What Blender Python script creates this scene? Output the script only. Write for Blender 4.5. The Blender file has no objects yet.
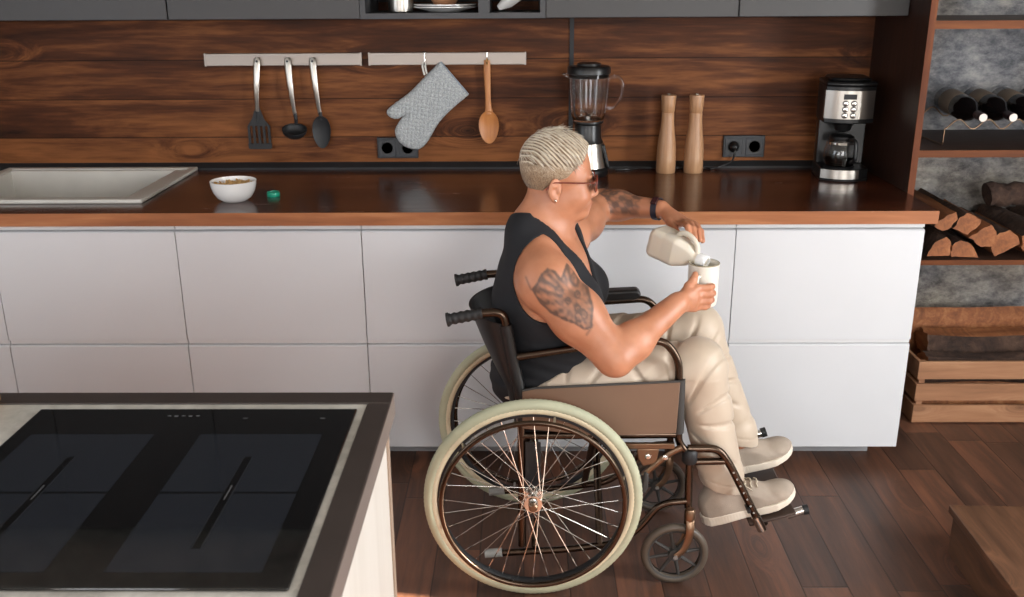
import bpy, math, random
import numpy as np
from mathutils import Vector, Matrix
random.seed(7); rng = np.random.default_rng(7)
SC = bpy.context.scene
COL = SC.collection
PI = math.pi

# ------------------------------------------------------------------ camera
CAM = np.array([0.0, -2.980, 1.600]); FPX = 959.6
FW = np.array([-0.01163094, 0.94861388, -0.31622213])
RT = np.array([0.99993012, 0.01036542, -0.00568383])
UP = np.array([0.00211398, 0.31626614, 0.94866815])
def at(px, py, Y=None, Z=None):
    """real point seen at a pixel of the photograph, on the plane y=Y or z=Z"""
    d = FW*FPX + RT*(px-512) + UP*(298.5-py)
    t = (Y-CAM[1])/d[1] if Y is not None else (Z-CAM[2])/d[2]
    return CAM + t*d
cd = bpy.data.cameras.new('camera'); co = bpy.data.objects.new('camera', cd); COL.objects.link(co)
M = Matrix(((RT[0], UP[0], -FW[0], CAM[0]), (RT[1], UP[1], -FW[1], CAM[1]), (RT[2], UP[2], -FW[2], CAM[2]), (0, 0, 0, 1)))
co.matrix_world = M
cd.sensor_width = 36; cd.lens = FPX*36/1024; cd.clip_start = .05; cd.clip_end = 60
cd.dof.use_dof = True; cd.dof.focus_distance = 2.55; cd.dof.aperture_fstop = 7
SC.camera = co

# ------------------------------------------------------------------ materials
def srgb(r, g, b):
    f = lambda c: (c/255/12.92 if c/255 <= .04045 else ((c/255+.055)/1.055)**2.4)
    return (f(r), f(g), f(b), 1)
class NT:
    def __init__(s, name):
        s.m = bpy.data.materials.new(name); s.m.use_nodes = True; s.t = s.m.node_tree
        s.b = s.t.nodes['Principled BSDF']; s.tc = None
    def n(s, ty, **kw):
        nd = s.t.nodes.new(ty)
        for k, v in kw.items():
            if k.startswith('_'): setattr(nd, k[1:], v)
            else:
                key = int(k[1:]) if k[0] == 'i' and k[1:].isdigit() else k.replace('__', ' ')
                s.put(nd.inputs[key], v)
        return nd
    def put(s, inp, v):
        if isinstance(v, bpy.types.NodeSocket): s.t.links.new(v, inp)
        elif isinstance(v, bpy.types.Node): s.t.links.new(v.outputs[0], inp)
        else: inp.default_value = v
    def co(s):
        if not s.tc: s.tc = s.n('ShaderNodeTexCoord')
        return s.tc.outputs['Object']
    def mapp(s, scale=(1, 1, 1), rot=(0, 0, 0), loc=(0, 0, 0), src=None):
        return s.n('ShaderNodeMapping', Vector=src or s.co(), Scale=scale, Rotation=rot, Location=loc)
    def noise(s, vec, scale=5, detail=4, rough=.5, dist=0):
        return s.n('ShaderNodeTexNoise', Vector=vec, Scale=scale, Detail=detail, Roughness=rough, Distortion=dist)
    def math(s, op, a, b=0.0, c=0.0, clamp=False):
        nd = s.n('ShaderNodeMath', _operation=op, i0=a, i1=b, i2=c); nd.use_clamp = clamp; return nd.outputs[0]
    def ramp(s, fac, stops, interp='LINEAR'):
        nd = s.n('ShaderNodeValToRGB', Fac=fac); cr = nd.color_ramp; cr.interpolation = interp
        while len(cr.elements) > 1: cr.elements.remove(cr.elements[-1])
        cr.elements[0].position = stops[0][0]; cr.elements[0].color = stops[0][1]
        for p, c in stops[1:]: e = cr.elements.new(p); e.color = c
        return nd.outputs[0]
    def mix(s, fac, a, b, mode='MIX'):
        nd = s.n('ShaderNodeMix', _data_type='RGBA', _blend_type=mode)
        s.put(nd.inputs[0], fac); s.put(nd.inputs[6], a); s.put(nd.inputs[7], b); return nd.outputs[2]
    def bump(s, h, strength=.3, dist=.005):
        nd = s.n('ShaderNodeBump', Strength=strength, Distance=dist, Height=h); s.put(s.b.inputs['Normal'], nd.outputs[0]); return nd
    def set(s, **kw):
        for k, v in kw.items(): s.put(s.b.inputs[k.replace('__', ' ')], v)
        return s
def plain(name, col, rough=.5, metal=0, bump=0, bscale=300, vary=.06, vscale=6, **kw):
    t = NT(name)
    if vary:
        nz = t.noise(t.co(), vscale, 3)
        c = t.mix(t.ramp(nz, [(.3, (0, 0, 0, 1)), (.7, (1, 1, 1, 1))]), tuple(x*(1-vary) for x in col[:3])+(1,), tuple(min(1, x*(1+vary)) for x in col[:3])+(1,))
    else: c = col
    t.set(Base__Color=c, Roughness=rough, Metallic=metal, **kw)
    if bump: t.bump(t.noise(t.co(), bscale, 2), bump, .001)
    return t.m
def wood(name, dark, mid, light, grain='x', scale=1.0, rough=.45, plank=None, seam=.5, knots=True, coat=0, contrast=1.0, bump=.15, spec=.5):
    """grain: axis the fibres run along; plank=(axis across, width, axis along, length)"""
    t = NT(name); gi = 'xyz'.index(grain)
    sep = t.n('ShaderNodeSeparateXYZ', Vector=t.co())
    ax = [sep.outputs[0], sep.outputs[1], sep.outputs[2]]
    pid = None; seamf = None
    if plank:
        pa = 'xyz'.index(plank[0])
        q = t.math('DIVIDE', ax[pa], plank[1]); fl = t.math('FLOOR', q); fr = t.math('FRACT', q)
        edge = t.math('MINIMUM', fr, t.math('SUBTRACT', 1.0, fr))
        edge = t.math('MULTIPLY', edge, plank[1])
        idx = fl
        if len(plank) > 2:
            pl = 'xyz'.index(plank[2])
            off = t.n('ShaderNodeTexWhiteNoise', _noise_dimensions='1D', W=fl).outputs['Value']
            q2 = t.math('ADD', t.math('DIVIDE', ax[pl], plank[3]), t.math('MULTIPLY', off, 7.3))
            f2 = t.math('FLOOR', q2); r2 = t.math('FRACT', q2)
            e2 = t.math('MULTIPLY', t.math('MINIMUM', r2, t.math('SUBTRACT', 1.0, r2)), plank[3])
            edge = t.math('MINIMUM', edge, e2)
            idx = t.math('ADD', t.math('MULTIPLY', fl, 3.17), t.math('MULTIPLY', f2, 11.73))
        pid = t.n('ShaderNodeTexWhiteNoise', _noise_dimensions='1D', W=idx).outputs['Value']
        seamf = t.math('SMOOTH_MIN', t.math('DIVIDE', edge, .003), 1.0, .3)
    sc = [9*scale]*3; sc[gi] = .9*scale
    v = t.mapp(scale=tuple(sc))
    vec = v.outputs[0]
    if pid is not None:
        cmb = t.n('ShaderNodeCombineXYZ', X=t.math('MULTIPLY', pid, 37.0), Y=t.math('MULTIPLY', pid, 17.0), Z=t.math('MULTIPLY', pid, 23.0))
        vec = t.n('ShaderNodeVectorMath', _operation='ADD', i0=vec, i1=cmb.outputs[0]).outputs[0]
    if knots:
        ks = [4.2]*3; ks[gi] = 1.7
        kv = t.n('ShaderNodeTexVoronoi', Vector=t.mapp(scale=tuple(k*scale for k in ks)), Scale=1.0, Randomness=1.0)
        kd = t.math('SUBTRACT', 1.0, t.math('DIVIDE', kv.outputs['Distance'], .32), clamp=True)
        kd2 = t.math('POWER', kd, 2.0)
        push = t.n('ShaderNodeCombineXYZ', X=t.math('MULTIPLY', kd2, 1.6), Y=t.math('MULTIPLY', kd2, 1.6), Z=t.math('MULTIPLY', kd2, 1.6))
        vec = t.n('ShaderNodeVectorMath', _operation='ADD', i0=vec, i1=push.outputs[0]).outputs[0]
    n1 = t.noise(vec, 1.3, 6, .62, .6)
    n2 = t.noise(vec, 6.0, 4, .6, .3)
    f = t.math('ADD', t.math('MULTIPLY', n1, .7), t.math('MULTIPLY', n2, .3))
    f = t.math('ADD', t.math('MULTIPLY', t.math('SUBTRACT', f, .5), 1.5*contrast), .5)
    if pid is not None: f = t.math('ADD', f, t.math('MULTIPLY', t.math('SUBTRACT', pid, .5), .34*contrast))
    c = t.ramp(f, [(.18, dark), (.5, mid), (.82, light)])
    if knots: c = t.mix(t.math('MULTIPLY', t.math('POWER', kd, 5.0), .8), c, tuple(x*.25 for x in dark[:3])+(1,))
    if seamf is not None: c = t.mix(t.math('MULTIPLY', t.math('SUBTRACT', 1.0, seamf), seam), c, tuple(x*.15 for x in dark[:3])+(1,))
    r = t.math('ADD', rough-.08, t.math('MULTIPLY', n2, .16))
    t.set(Base__Color=c, Roughness=r, Specular__IOR__Level=spec, Coat__Weight=coat, Coat__Roughness=.12)
    h = t.math('ADD', n2, t.math('MULTIPLY', seamf, 2.0)) if seamf is not None else n2
    t.bump(h, bump, .002)
    return t.m
def concrete(name, a, b, c, scale=2.0, bump=.4, rough=.85):
    t = NT(name)
    n1 = t.noise(t.co(), scale, 7, .6, .8); n2 = t.noise(t.co(), scale*5.3, 6, .65, .4)
    f = t.math('ADD', t.math('MULTIPLY', n1, .62), t.math('MULTIPLY', n2, .38))
    t.set(Base__Color=t.ramp(f, [(.36, a), (.5, b), (.64, c)]), Roughness=rough)
    t.bump(f, bump, .03); return t.m
def metal(name, col, rough=.25, brushed=None):
    t = NT(name); t.set(Base__Color=col, Metallic=1.0, Roughness=rough)
    if brushed:
        sc = [160]*3; sc['xyz'.index(brushed)] = 3
        nz = t.noise(t.mapp(scale=tuple(sc)), 1.0, 2)
        t.put(t.b.inputs['Roughness'], t.math('ADD', rough-.06, t.math('MULTIPLY', nz, .14)))
    return t.m
def glass(name, col=(1, 1, 1, 1), rough=0.0, ior=1.45):
    t = NT(name); t.set(Base__Color=col, Transmission__Weight=1.0, Roughness=rough, IOR=ior); return t.m

m_splash = wood('splash_wood', srgb(32, 15, 7), srgb(80, 43, 22), srgb(136, 84, 47), 'x', .9, .5, ('z', .146), .9, contrast=1.3, spec=.15)
m_counter = wood('counter_wood', srgb(32, 14, 8), srgb(66, 31, 18), srgb(108, 58, 34), 'x', .8, .24, ('y', .06), .05, knots=False, coat=.2, contrast=.8, bump=.006)
m_floor = wood('floor_wood', srgb(46, 34, 29), srgb(88, 60, 47), srgb(130, 84, 62), 'y', 1.1, .45, ('x', .128, 'y', .95), .8, contrast=.85, bump=.25)
m_shelf = wood('shelf_wood', srgb(66, 34, 17), srgb(104, 58, 30), srgb(138, 84, 48), 'x', 1.4, .6, spec=.2, contrast=.8, knots=False)
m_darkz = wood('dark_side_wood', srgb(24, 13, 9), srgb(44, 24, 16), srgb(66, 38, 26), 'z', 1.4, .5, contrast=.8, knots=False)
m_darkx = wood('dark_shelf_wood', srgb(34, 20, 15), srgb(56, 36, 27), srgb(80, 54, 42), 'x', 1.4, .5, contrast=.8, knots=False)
m_counterlit = wood('worktop_wood_lit', srgb(104, 56, 30), srgb(154, 94, 54), srgb(200, 142, 94), 'x', 1.0, .42, knots=False, contrast=.8, bump=.03)  # worktop wood with the light on its front edge put into the colour
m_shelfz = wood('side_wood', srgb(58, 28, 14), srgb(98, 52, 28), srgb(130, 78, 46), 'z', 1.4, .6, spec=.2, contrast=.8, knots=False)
m_crate = wood('crate_wood', srgb(112, 76, 52), srgb(158, 112, 80), srgb(190, 146, 110), 'x', 1.3, .65, contrast=.7)
m_cut = wood('split_wood', srgb(92, 52, 28), srgb(142, 86, 50), srgb(180, 122, 78), 'y', 2.0, .75, contrast=1.0, knots=False)
m_bark = concrete('bark', srgb(36, 24, 18), srgb(66, 46, 36), srgb(96, 72, 58), 9, .9)
m_bench = wood('bench_wood', srgb(50, 32, 22), srgb(86, 58, 40), srgb(122, 84, 60), 'y', 1.3, .5, contrast=1.0)
m_spoonwood = wood('spoon_wood', srgb(150, 88, 44), srgb(190, 124, 70), srgb(214, 158, 104), 'z', 1.6, .42, knots=False, contrast=.7)
m_mill = wood('mill_wood', srgb(138, 98, 68), srgb(178, 134, 98), srgb(204, 164, 126), 'z', 1.8, .4, knots=False, contrast=.9)
m_board = wood('board_wood', srgb(160, 116, 76), srgb(196, 154, 108), srgb(216, 180, 138), 'y', 1.6, .55, knots=False, contrast=.6)
t = NT('wall_concrete')
n1 = t.noise(t.co(), 5.5, 9, .75, .1); n2 = t.noise(t.mapp((1, 1, 1.8), (0, .5, 0)), 17.0, 8, .75, .1); n3 = t.noise(t.co(), 1.3, 3, .5)
f_ = t.math('ADD', t.math('MULTIPLY', n1, .45), t.math('MULTIPLY', n2, .55))
c1 = t.ramp(f_, [(.36, srgb(72, 74, 80)), (.46, srgb(120, 121, 126)), (.54, srgb(156, 155, 156)), (.66, srgb(196, 192, 188))])
c2 = t.ramp(f_, [(.36, srgb(80, 70, 60)), (.46, srgb(132, 120, 106)), (.54, srgb(168, 156, 138)), (.66, srgb(208, 196, 174))])
t.set(Base__Color=t.mix(t.ramp(n3, [(.42, (0, 0, 0, 1)), (.6, (1, 1, 1, 1))]), c1, c2), Roughness=.8); t.bump(f_, .8, .03); m_concrete = t.m
m_ceil = concrete('ceiling_concrete', srgb(140, 138, 132), srgb(182, 178, 168), srgb(214, 208, 196), 2.0, .2)
m_plaster = plain('plaster', srgb(214, 208, 200), .8, bump=.1, bscale=60)
m_isltop = concrete('island_concrete', srgb(158, 154, 146), srgb(186, 182, 174), srgb(206, 202, 194), 6.0, .05, .6)
m_white = plain('white_satin', srgb(206, 207, 210), .36, vary=.01)
m_whiteedge = plain('white_rail', srgb(210, 210, 211), .4, vary=.01)
m_islside = wood('pale_panel', srgb(206, 198, 188), srgb(222, 216, 207), srgb(234, 229, 222), 'z', 1.2, .4, knots=False, contrast=.6, bump=.03)
m_plinth = plain('plinth_grey', srgb(150, 150, 152), .4)
m_edge = plain('beige_edge', srgb(168, 146, 128), .5)
m_islframe = plain('dark_edge_frame', srgb(58, 50, 47), .38, vary=.12, vscale=12)
m_grey = plain('dark_grey_door', srgb(57, 55, 55), .48, vary=.03)
m_greyb = plain('niche_grey', srgb(58, 58, 60), .5)
m_dark = plain('near_black', srgb(24, 24, 26), .6)  # near-black for trim, joints, holes and other dark parts
m_black = plain('black_plastic', srgb(20, 20, 21), .32)
m_blackm = plain('black_matte', srgb(26, 26, 28), .55)
m_socket = plain('socket_black', srgb(34, 36, 40), .4)
m_steel = metal('steel', srgb(186, 180, 172), .3, 'z')
m_rail = metal('rail_steel', srgb(160, 150, 142), .46, 'x')
m_chrome = metal('chrome', srgb(220, 218, 214), .12)
m_bronze = metal('bronze_tube', srgb(84, 70, 60), .26)
m_brown_metal = metal('brown_bracket', srgb(132, 108, 88), .36)
m_sink = plain('sink_composite', srgb(204, 200, 192), .35)
m_ceramic = plain('white_ceramic', srgb(232, 230, 228), .16, vary=0)
m_mug = plain('cream_enamel', srgb(228, 222, 210), .3, vary=.03)
m_milk = plain('milk', srgb(238, 232, 222), .3, vary=0, Subsurface__Weight=.2, Subsurface__Radius=(.01, .01, .01))
m_green = plain('green_plastic', srgb(20, 150, 120), .35, vary=0)
m_cereal = plain('cereal', srgb(206, 164, 104), .7, vary=.25, vscale=90)
m_glass = glass('clear_glass', (1, 1, 1, 1), 0.0, 1.45)
m_darkglass = plain('bottle_glass', srgb(16, 13, 14), .1, vary=0)
m_label = plain('bottle_label', srgb(120, 106, 92), .6)
m_cap = plain('bottle_capsule_end', srgb(222, 212, 202), .4, vary=0)
m_capsule = plain('bottle_capsule', srgb(40, 18, 20), .3, vary=0)
m_coffee = plain('dark_brew', srgb(14, 9, 6), .1, vary=0)
m_hob = plain('hob_glass', srgb(7, 7, 8), .035, vary=0, Specular__IOR__Level=.8)
m_zone = plain('hob_zone', srgb(32, 35, 41), .06, vary=0)
m_zoneline = plain('hob_zone_line', srgb(9, 9, 10), .05, vary=0)
m_zedge = plain('hob_line_edge', srgb(48, 50, 54), .15, vary=0)
m_print = plain('hob_print', srgb(104, 104, 106), .2, vary=0)
m_tyre = plain('pale_green_tyre', srgb(176, 178, 152), .7, vary=.06, vscale=20)
m_tyreside = plain('cream_sidewall', srgb(214, 202, 172), .65, vary=.05, vscale=20)
m_rubber = plain('grey_rubber', srgb(52, 50, 48), .6)
m_castertyre = plain('caster_tyre', srgb(78, 68, 58), .5)
m_vinyl = plain('black_vinyl', srgb(22, 21, 22), .45, bump=.15, bscale=160)
m_brownpanel = plain('brown_side_vinyl', srgb(118, 92, 74), .5, bump=.1, bscale=220, vary=.04)
m_footplate = plain('brown_footplate', srgb(62, 46, 38), .5)
m_grip = plain('grip_rubber', srgb(28, 27, 28), .6)
m_seatgrey = plain('plastic_grey', srgb(150, 150, 146), .5)

# ------------------------------------------------------------------ mesh builder
def axes_from(d):
    d = np.array(d, float); d /= np.linalg.norm(d)
    a = np.array([0, 0, 1.]) if abs(d[2]) < .9 else np.array([1., 0, 0])
    u = np.cross(a, d); u /= np.linalg.norm(u); return d, u, np.cross(d, u)
def smooth_path(pts, n=6):
    P = [np.array(p, float) for p in pts]
    if len(P) < 3: return P
    Q = [2*P[0]-P[1]]+P+[2*P[-1]-P[-2]]; out = []
    for i in range(1, len(Q)-2):
        p0, p1, p2, p3 = Q[i-1:i+3]
        for k in range(n):
            t = k/n
            out.append(.5*((2*p1)+(-p0+p2)*t+(2*p0-5*p1+4*p2-p3)*t*t+(-p0+3*p1-3*p2+p3)*t**3))
    out.append(P[-1]); return out
def round_path(pts, r=.03, n=6):
    """polyline with its inner corners rounded"""
    P = [np.array(p, float) for p in pts]; out = [P[0]]
    for i in range(1, len(P)-1):
        a = P[i-1]-P[i]; b = P[i+1]-P[i]; la = np.linalg.norm(a); lb = np.linalg.norm(b)
        q = min(r, la*.45, lb*.45); A = P[i]+a/la*q; B = P[i]+b/lb*q
        for k in range(n+1):
            t = k/n; out.append((1-t)**2*A+2*t*(1-t)*P[i]+t*t*B)
    out.append(P[-1]); return out
class MB:
    def __init__(s): s.v = []; s.f = []; s.mi = []; s.cur = 0
    def add(s, vs, fs, mi=None):
        o = len(s.v); s.v += [tuple(float(c) for c in p) for p in vs]
        s.f += [tuple(i+o for i in f) for f in fs]; s.mi += [s.cur if mi is None else mi]*len(fs); return s
    def box(s, x0, x1, y0, y1, z0, z1, mi=None):
        v = [(x, y, z) for x in (x0, x1) for y in (y0, y1) for z in (z0, z1)]
        return s.add(v, [(0, 1, 3, 2), (4, 6, 7, 5), (0, 4, 5, 1), (2, 3, 7, 6), (0, 2, 6, 4), (1, 5, 7, 3)], mi)
    def obox(s, c, ax, ay, az, hx, hy, hz, mi=None):
        """box with its own axes"""
        c = np.array(c, float); A = [np.array(a, float)/np.linalg.norm(a)*h for a, h in ((ax, hx), (ay, hy), (az, hz))]
        v = [c+i*A[0]+j*A[1]+k*A[2] for i in (-1, 1) for j in (-1, 1) for k in (-1, 1)]
        return s.add(v, [(0, 1, 3, 2), (4, 6, 7, 5), (0, 4, 5, 1), (2, 3, 7, 6), (0, 2, 6, 4), (1, 5, 7, 3)], mi)
    def tube(s, pts, r, n=10, caps=True, closed=False, flat=None, mi=None):
        P = [np.array(p, float) for p in pts]; m = len(P)
        R = r if hasattr(r, '__len__') else [r]*m
        T = []
        for i in range(m):
            if closed: d = P[(i+1) % m]-P[i-1]
            else: d = P[min(i+1, m-1)]-P[max(i-1, 0)]
            T.append(d/(np.linalg.norm(d)+1e-12))
        _, u, w = axes_from(T[0]); vs = []
        if flat is not None:
            u = np.array(flat[0], float); u -= u@T[0]*T[0]; u /= np.linalg.norm(u)
        for i in range(m):
            u = u-(u@T[i])*T[i]; u /= np.linalg.norm(u); w = np.cross(T[i], u)
            for k in range(n):
                a = 2*PI*k/n; q = flat[1] if flat is not None else 1
                vs.append(P[i]+R[i]*(math.cos(a)*u+math.sin(a)*w*q))
        fs = []
        for i in range(m if closed else m-1):
            j = (i+1) % m
            for k in range(n): l = (k+1) % n; fs.append((i*n+k, i*n+l, j*n+l, j*n+k))
        if caps and not closed: fs += [tuple(range(n-1, -1, -1)), tuple((m-1)*n+k for k in range(n))]
        return s.add(vs, fs, mi)
    def lathe(s, prof, c=(0, 0, 0), axis=(0, 0, 1), n=32, mi=None, sx=1, sy=1, caps=True):
        """prof: (radius, height) pairs"""
        d, u, w = axes_from(axis); c = np.array(c, float); vs = []; fs = []
        if abs(d[2]) > .999: u = np.array([1., 0, 0]); w = np.array([0, 1., 0])*(1 if d[2] > 0 else -1)
        for r, h in prof:
            for k in range(n): a = 2*PI*k/n; vs.append(c+d*h+max(r, 1e-4)*(math.cos(a)*u*sx+math.sin(a)*w*sy))
        for i in range(len(prof)-1):
            for k in range(n): l = (k+1) % n; fs.append((i*n+k, i*n+l, (i+1)*n+l, (i+1)*n+k))
        if caps: fs += [tuple(range(n-1, -1, -1)), tuple((len(prof)-1)*n+k for k in range(n))]
        return s.add(vs, fs, mi)
    def prism(s, poly, o, a, b, d, mi=None, capmi=None):
        """polygon (u,v) pairs in plane o + u*a + v*b, extruded by vector d"""
        o, a, b, d = [np.array(q, float) for q in (o, a, b, d)]; n = len(poly)
        v = [o+p[0]*a+p[1]*b for p in poly]; v += [p+d for p in v]
        s.add(v, [(i, (i+1) % n, (i+1) % n+n, i+n) for i in range(n)], mi)
        off = len(s.v)-2*n; cm = mi if capmi is None else capmi
        s.f += [tuple(off+i for i in range(n-1, -1, -1)), tuple(off+n+i for i in range(n))]
        s.mi += [s.cur if cm is None else cm]*2; return s
    def ell(s, c, r, n=20, m=12, ax=None, mi=None):
        c = np.array(c, float); A = np.eye(3) if ax is None else np.array(ax, float); vs = []; fs = []
        for i in range(m+1):
            th = PI*i/m
            for k in range(n):
                a = 2*PI*k/n; q = np.array([math.sin(th)*math.cos(a)*r[0], math.sin(th)*math.sin(a)*r[1], math.cos(th)*r[2]])
                vs.append(c+q@A)
        for i in range(m):
            for k in range(n): l = (k+1) % n; fs.append((i*n+k, (i+1)*n+k, (i+1)*n+l, i*n+l))
        return s.add(vs, fs, mi)
    def build(s, name, mats, parent=None, base=None, smooth=35, bevel=0, seg=2, weld=True):
        return mk(name, s.v, s.f, mats, parent, base, smooth, bevel, seg, s.mi, weld)
def root_base(o):
    while o.parent: o = o.parent
    return np.array(o.get('_b', (0, 0, 0)))
def mk(name, v, f, mats, parent=None, base=None, smooth=35, bevel=0, seg=2, mi=None, weld=True):
    b = np.array(base if base is not None else (BASE[root(parent)] if parent is not None else (0, 0, 0)), float)
    V = np.array(v, float)-b
    me = bpy.data.meshes.new(name); me.from_pydata(V.tolist(), [], [tuple(x) for x in f] if isinstance(f, list) else f.tolist())
    if not isinstance(mats, (list, tuple)): mats = [mats]
    for m in mats: me.materials.append(m)
    if mi is not None and any(mi): me.polygons.foreach_set('material_index', mi)
    import bmesh
    if len(v) < 60000 and weld:
        bm = bmesh.new(); bm.from_mesh(me); bmesh.ops.remove_doubles(bm, verts=bm.verts, dist=2e-5)
        bmesh.ops.recalc_face_normals(bm, faces=bm.faces); bm.to_mesh(me); bm.free()
    if smooth:
        me.shade_smooth()
        if smooth < 179: me.set_sharp_from_angle(angle=math.radians(smooth))
    o = bpy.data.objects.new(name, me); COL.objects.link(o)
    if parent is not None: o.parent = parent
    else: o.location = b; BASE[o.name] = b
    if bevel:
        bv = o.modifiers.new('bevel', 'BEVEL'); bv.width = bevel; bv.segments = seg; bv.limit_method = 'ANGLE'; bv.angle_limit = math.radians(40)
        bv.harden_normals = False
    return o
BASE = {}
def root(o):
    while o.parent: o = o.parent
    return o.name
def tag(o, label=None, cat=None, group=None, kind=None):
    if label: o['label'] = label
    if cat: o['category'] = cat
    if group: o['group'] = group
    if kind: o['kind'] = kind
    return o
def thing(name, label, cat, base, group=None):
    o = bpy.data.objects.new(name, None); COL.objects.link(o); o.location = base; o.empty_display_size = .05
    BASE[o.name] = np.array(base, float); return tag(o, label, cat, group)
def copy_tree(o, parent=None):
    c = o.copy(); COL.objects.link(c)
    if parent is not None: c.parent = parent
    for ch in [x for x in KIDS.get(o.name, []) ]: copy_tree(ch, c)
    return c
KIDS = {}
def index_kids():
    KIDS.clear()
    for x in bpy.data.objects:
        if x.parent: KIDS.setdefault(x.parent.name, []).append(x)

# ------------------------------------------------------------------ room
WY = .753                                   # back wall
XL, XR, YF, ZC = -2.75, 2.75, -4.4, 2.42
def struct(mb, name, mat, **k): return tag(mb.build(name, mat, **k), kind='structure')
struct(MB().box(XL-.1, XR+.1, YF-.1, WY+.1, -.12, 0), 'floor', m_floor)
struct(MB().box(XL-.1, XR+.1, YF-.1, WY+.1, ZC, ZC+.12), 'ceiling', m_ceil)
struct(MB().box(XL-.1, XR+.1, WY, WY+.12, 0, ZC), 'wall_back', m_concrete)
# left wall with window opening
def wall_with_hole(name, mat, axis, c0, c1, a0, a1, h):
    """axis 'x': wall slab c0..c1 in x, runs a0..a1 in y; holes list of (s0,s1,z0,z1)"""
    mb = MB(); cuts = sorted(h); cur = a0
    def bx(s0, s1, z0, z1):
        if axis == 'x': mb.box(c0, c1, s0, s1, z0, z1)
        else: mb.box(s0, s1, c0, c1, z0, z1)
    for (s0, s1, z0, z1) in cuts:
        bx(cur, s0, 0, ZC); bx(s0, s1, 0, z0); bx(s0, s1, z1, ZC); cur = s1
    bx(cur, a1, 0, ZC); return struct(mb, name, mat)
WIN_F = [(-1.9, -.7, .85, 2.2), (.6, 1.9, .85, 2.2)]
WIN_L = [(-2.9, -1.3, .9, 2.2)]
wall_with_hole('wall_front', m_plaster, 'y', YF-.15, YF, XL, XR, WIN_F)
wall_with_hole('wall_left', m_plaster, 'x', XL-.15, XL, YF, WY, WIN_L)
WIN_R = [(-2.05, -1.325, .45, 2.3)]
wall_with_hole('wall_right', m_plaster, 'x', XR, XR+.15, YF, WY, WIN_R)
def winframe(n, axis, c, s0, s1, z0, z1):
    mb = MB(); w = .05
    for (a, b, z, zz) in ((s0, s1, z0, z0+w), (s0, s1, z1-w, z1), (s0, s0+w, z0, z1), (s1-w, s1, z0, z1), ((s0+s1)/2-w/2, (s0+s1)/2+w/2, z0, z1)):
        if axis == 'y': mb.box(a, b, c-.03, c+.03, z, zz)
        else: mb.box(c-.03, c+.03, a, b, z, zz)
    struct(mb, 'window_%d' % n, m_white)
winframe(1, 'y', YF-.09, *WIN_F[0]); winframe(2, 'y', YF-.09, *WIN_F[1]); winframe(3, 'x', XL-.09, *WIN_L[0]); winframe(4, 'x', XR+.09, *WIN_R[0])

# backsplash boards, seam batten and the black strip along the worktop
seam = at(571, 80, WY)[0]
bs = MB().box(-2.3, seam-.004, WY-.016, WY-.001, .9, 1.52).build('backsplash', m_splash)
tag(bs, 'dark stained wood backsplash left of the vertical black joint, behind the hanging utensils', 'backsplash')
bs2 = MB().box(seam+.004, 1.309, WY-.016, WY-.001, .9, 1.52).build('backsplash', m_splash)
tag(bs2, 'dark stained wood backsplash right of the vertical black joint, behind the coffee maker', 'backsplash')
struct(MB().box(seam-.008, seam+.008, WY-.022, WY-.0155, .9, 1.52), 'trim_1', m_dark)
mb = MB(); mb.prism([(WY-.017, .9), (WY-.045, .9), (WY-.045, .908), (WY-.024, .925), (WY-.017, .925)], (-2.3, 0, 0), (0, 1, 0), (0, 0, 1), (3.608, 0, 0))
struct(mb, 'trim_2', m_blackm)

# ------------------------------------------------------------------ base cabinets
X0, W = -1.119, .6
XE = X0+4*W                                  # right end of the cabinet run
cabs = ['white handleless drawer unit at the far left end of the run',
        'white handleless drawer unit below the sink, second unit from the left edge',
        'white handleless drawer unit below the bowl and green cap, left of the wheelchair',
        'white handleless drawer unit right behind the wheelchair push handles',
        'white handleless drawer unit behind the seated person and the poured milk',
        'white handleless drawer unit at the right end of the run, beside the wooden crate']
for k in range(-2, 4):
    xa, xb = X0+k*W, X0+(k+1)*W
    c = thing('drawer_cabinet', cabs[k+2], 'cabinet', ((xa+xb)/2, .35, 0), 'handleless drawer units under the worktop')
    g = .0015
    mb = MB().box(xa+.001, xb-.001, .021, WY-.03, .075, .858 if k > -2 and k != -1 else .735)
    if k in (-2, -1): mb.box(xa+.001, xb-.001, .021, .11, .736, .858)
    mb.build('body', m_whiteedge, c)
    MB().box(xa+.001, xb-(.001 if k < 3 else .06), .098, .114, 0, .075).build('plinth', m_plinth, c)
    MB().box(xa+g, xb-g, .006, .021, .842, .858).build('grip_rail', m_whiteedge, c)
    for (z0, z1) in ((.462, .835), (.068, .444)):
        # front with a slanted finger groove along its top edge
        d = MB(); d.prism([(0, z0), (0, z1-.004), (.004, z1), (.019, z1+.002), (.019, z0)], (xa+g, 0, 0), (0, 1, 0), (0, 0, 1), (W-2*g, 0, 0))
        d.build('drawer_front', m_white, c)
    MB().box(xa+g, xb-g, .008, .021, .4475, .459).build('grip_rail', m_whiteedge, c)
# continuous worktop, cut out round the sink
SX = -1.262; SY0, SY1 = .12, .705
mb = MB()
mb.box(-2.35, XE+.028, -.017, SY0+.01, .858, .9); mb.box(SX-.01, XE+.028, SY0+.01, WY-.002, .858, .9); mb.box(-2.35, SX-.01, SY1-.01, WY-.002, .858, .9)
mb.box(-2.35, -2.0, SY0+.01, SY1-.01, .858, .9)
wt = mb.build('worktop', m_counter, base=(0, .35, .858)); MB().box(-2.35, XE+.028, -.02, -.0171, .858, .9).build('front_edge', m_counterlit, wt, bevel=.0008)  # edge strip toned lighter to stand for light falling on it
tag(wt, 'long glossy dark wood kitchen worktop, its front edge coloured lighter as if lit', 'worktop')
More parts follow.
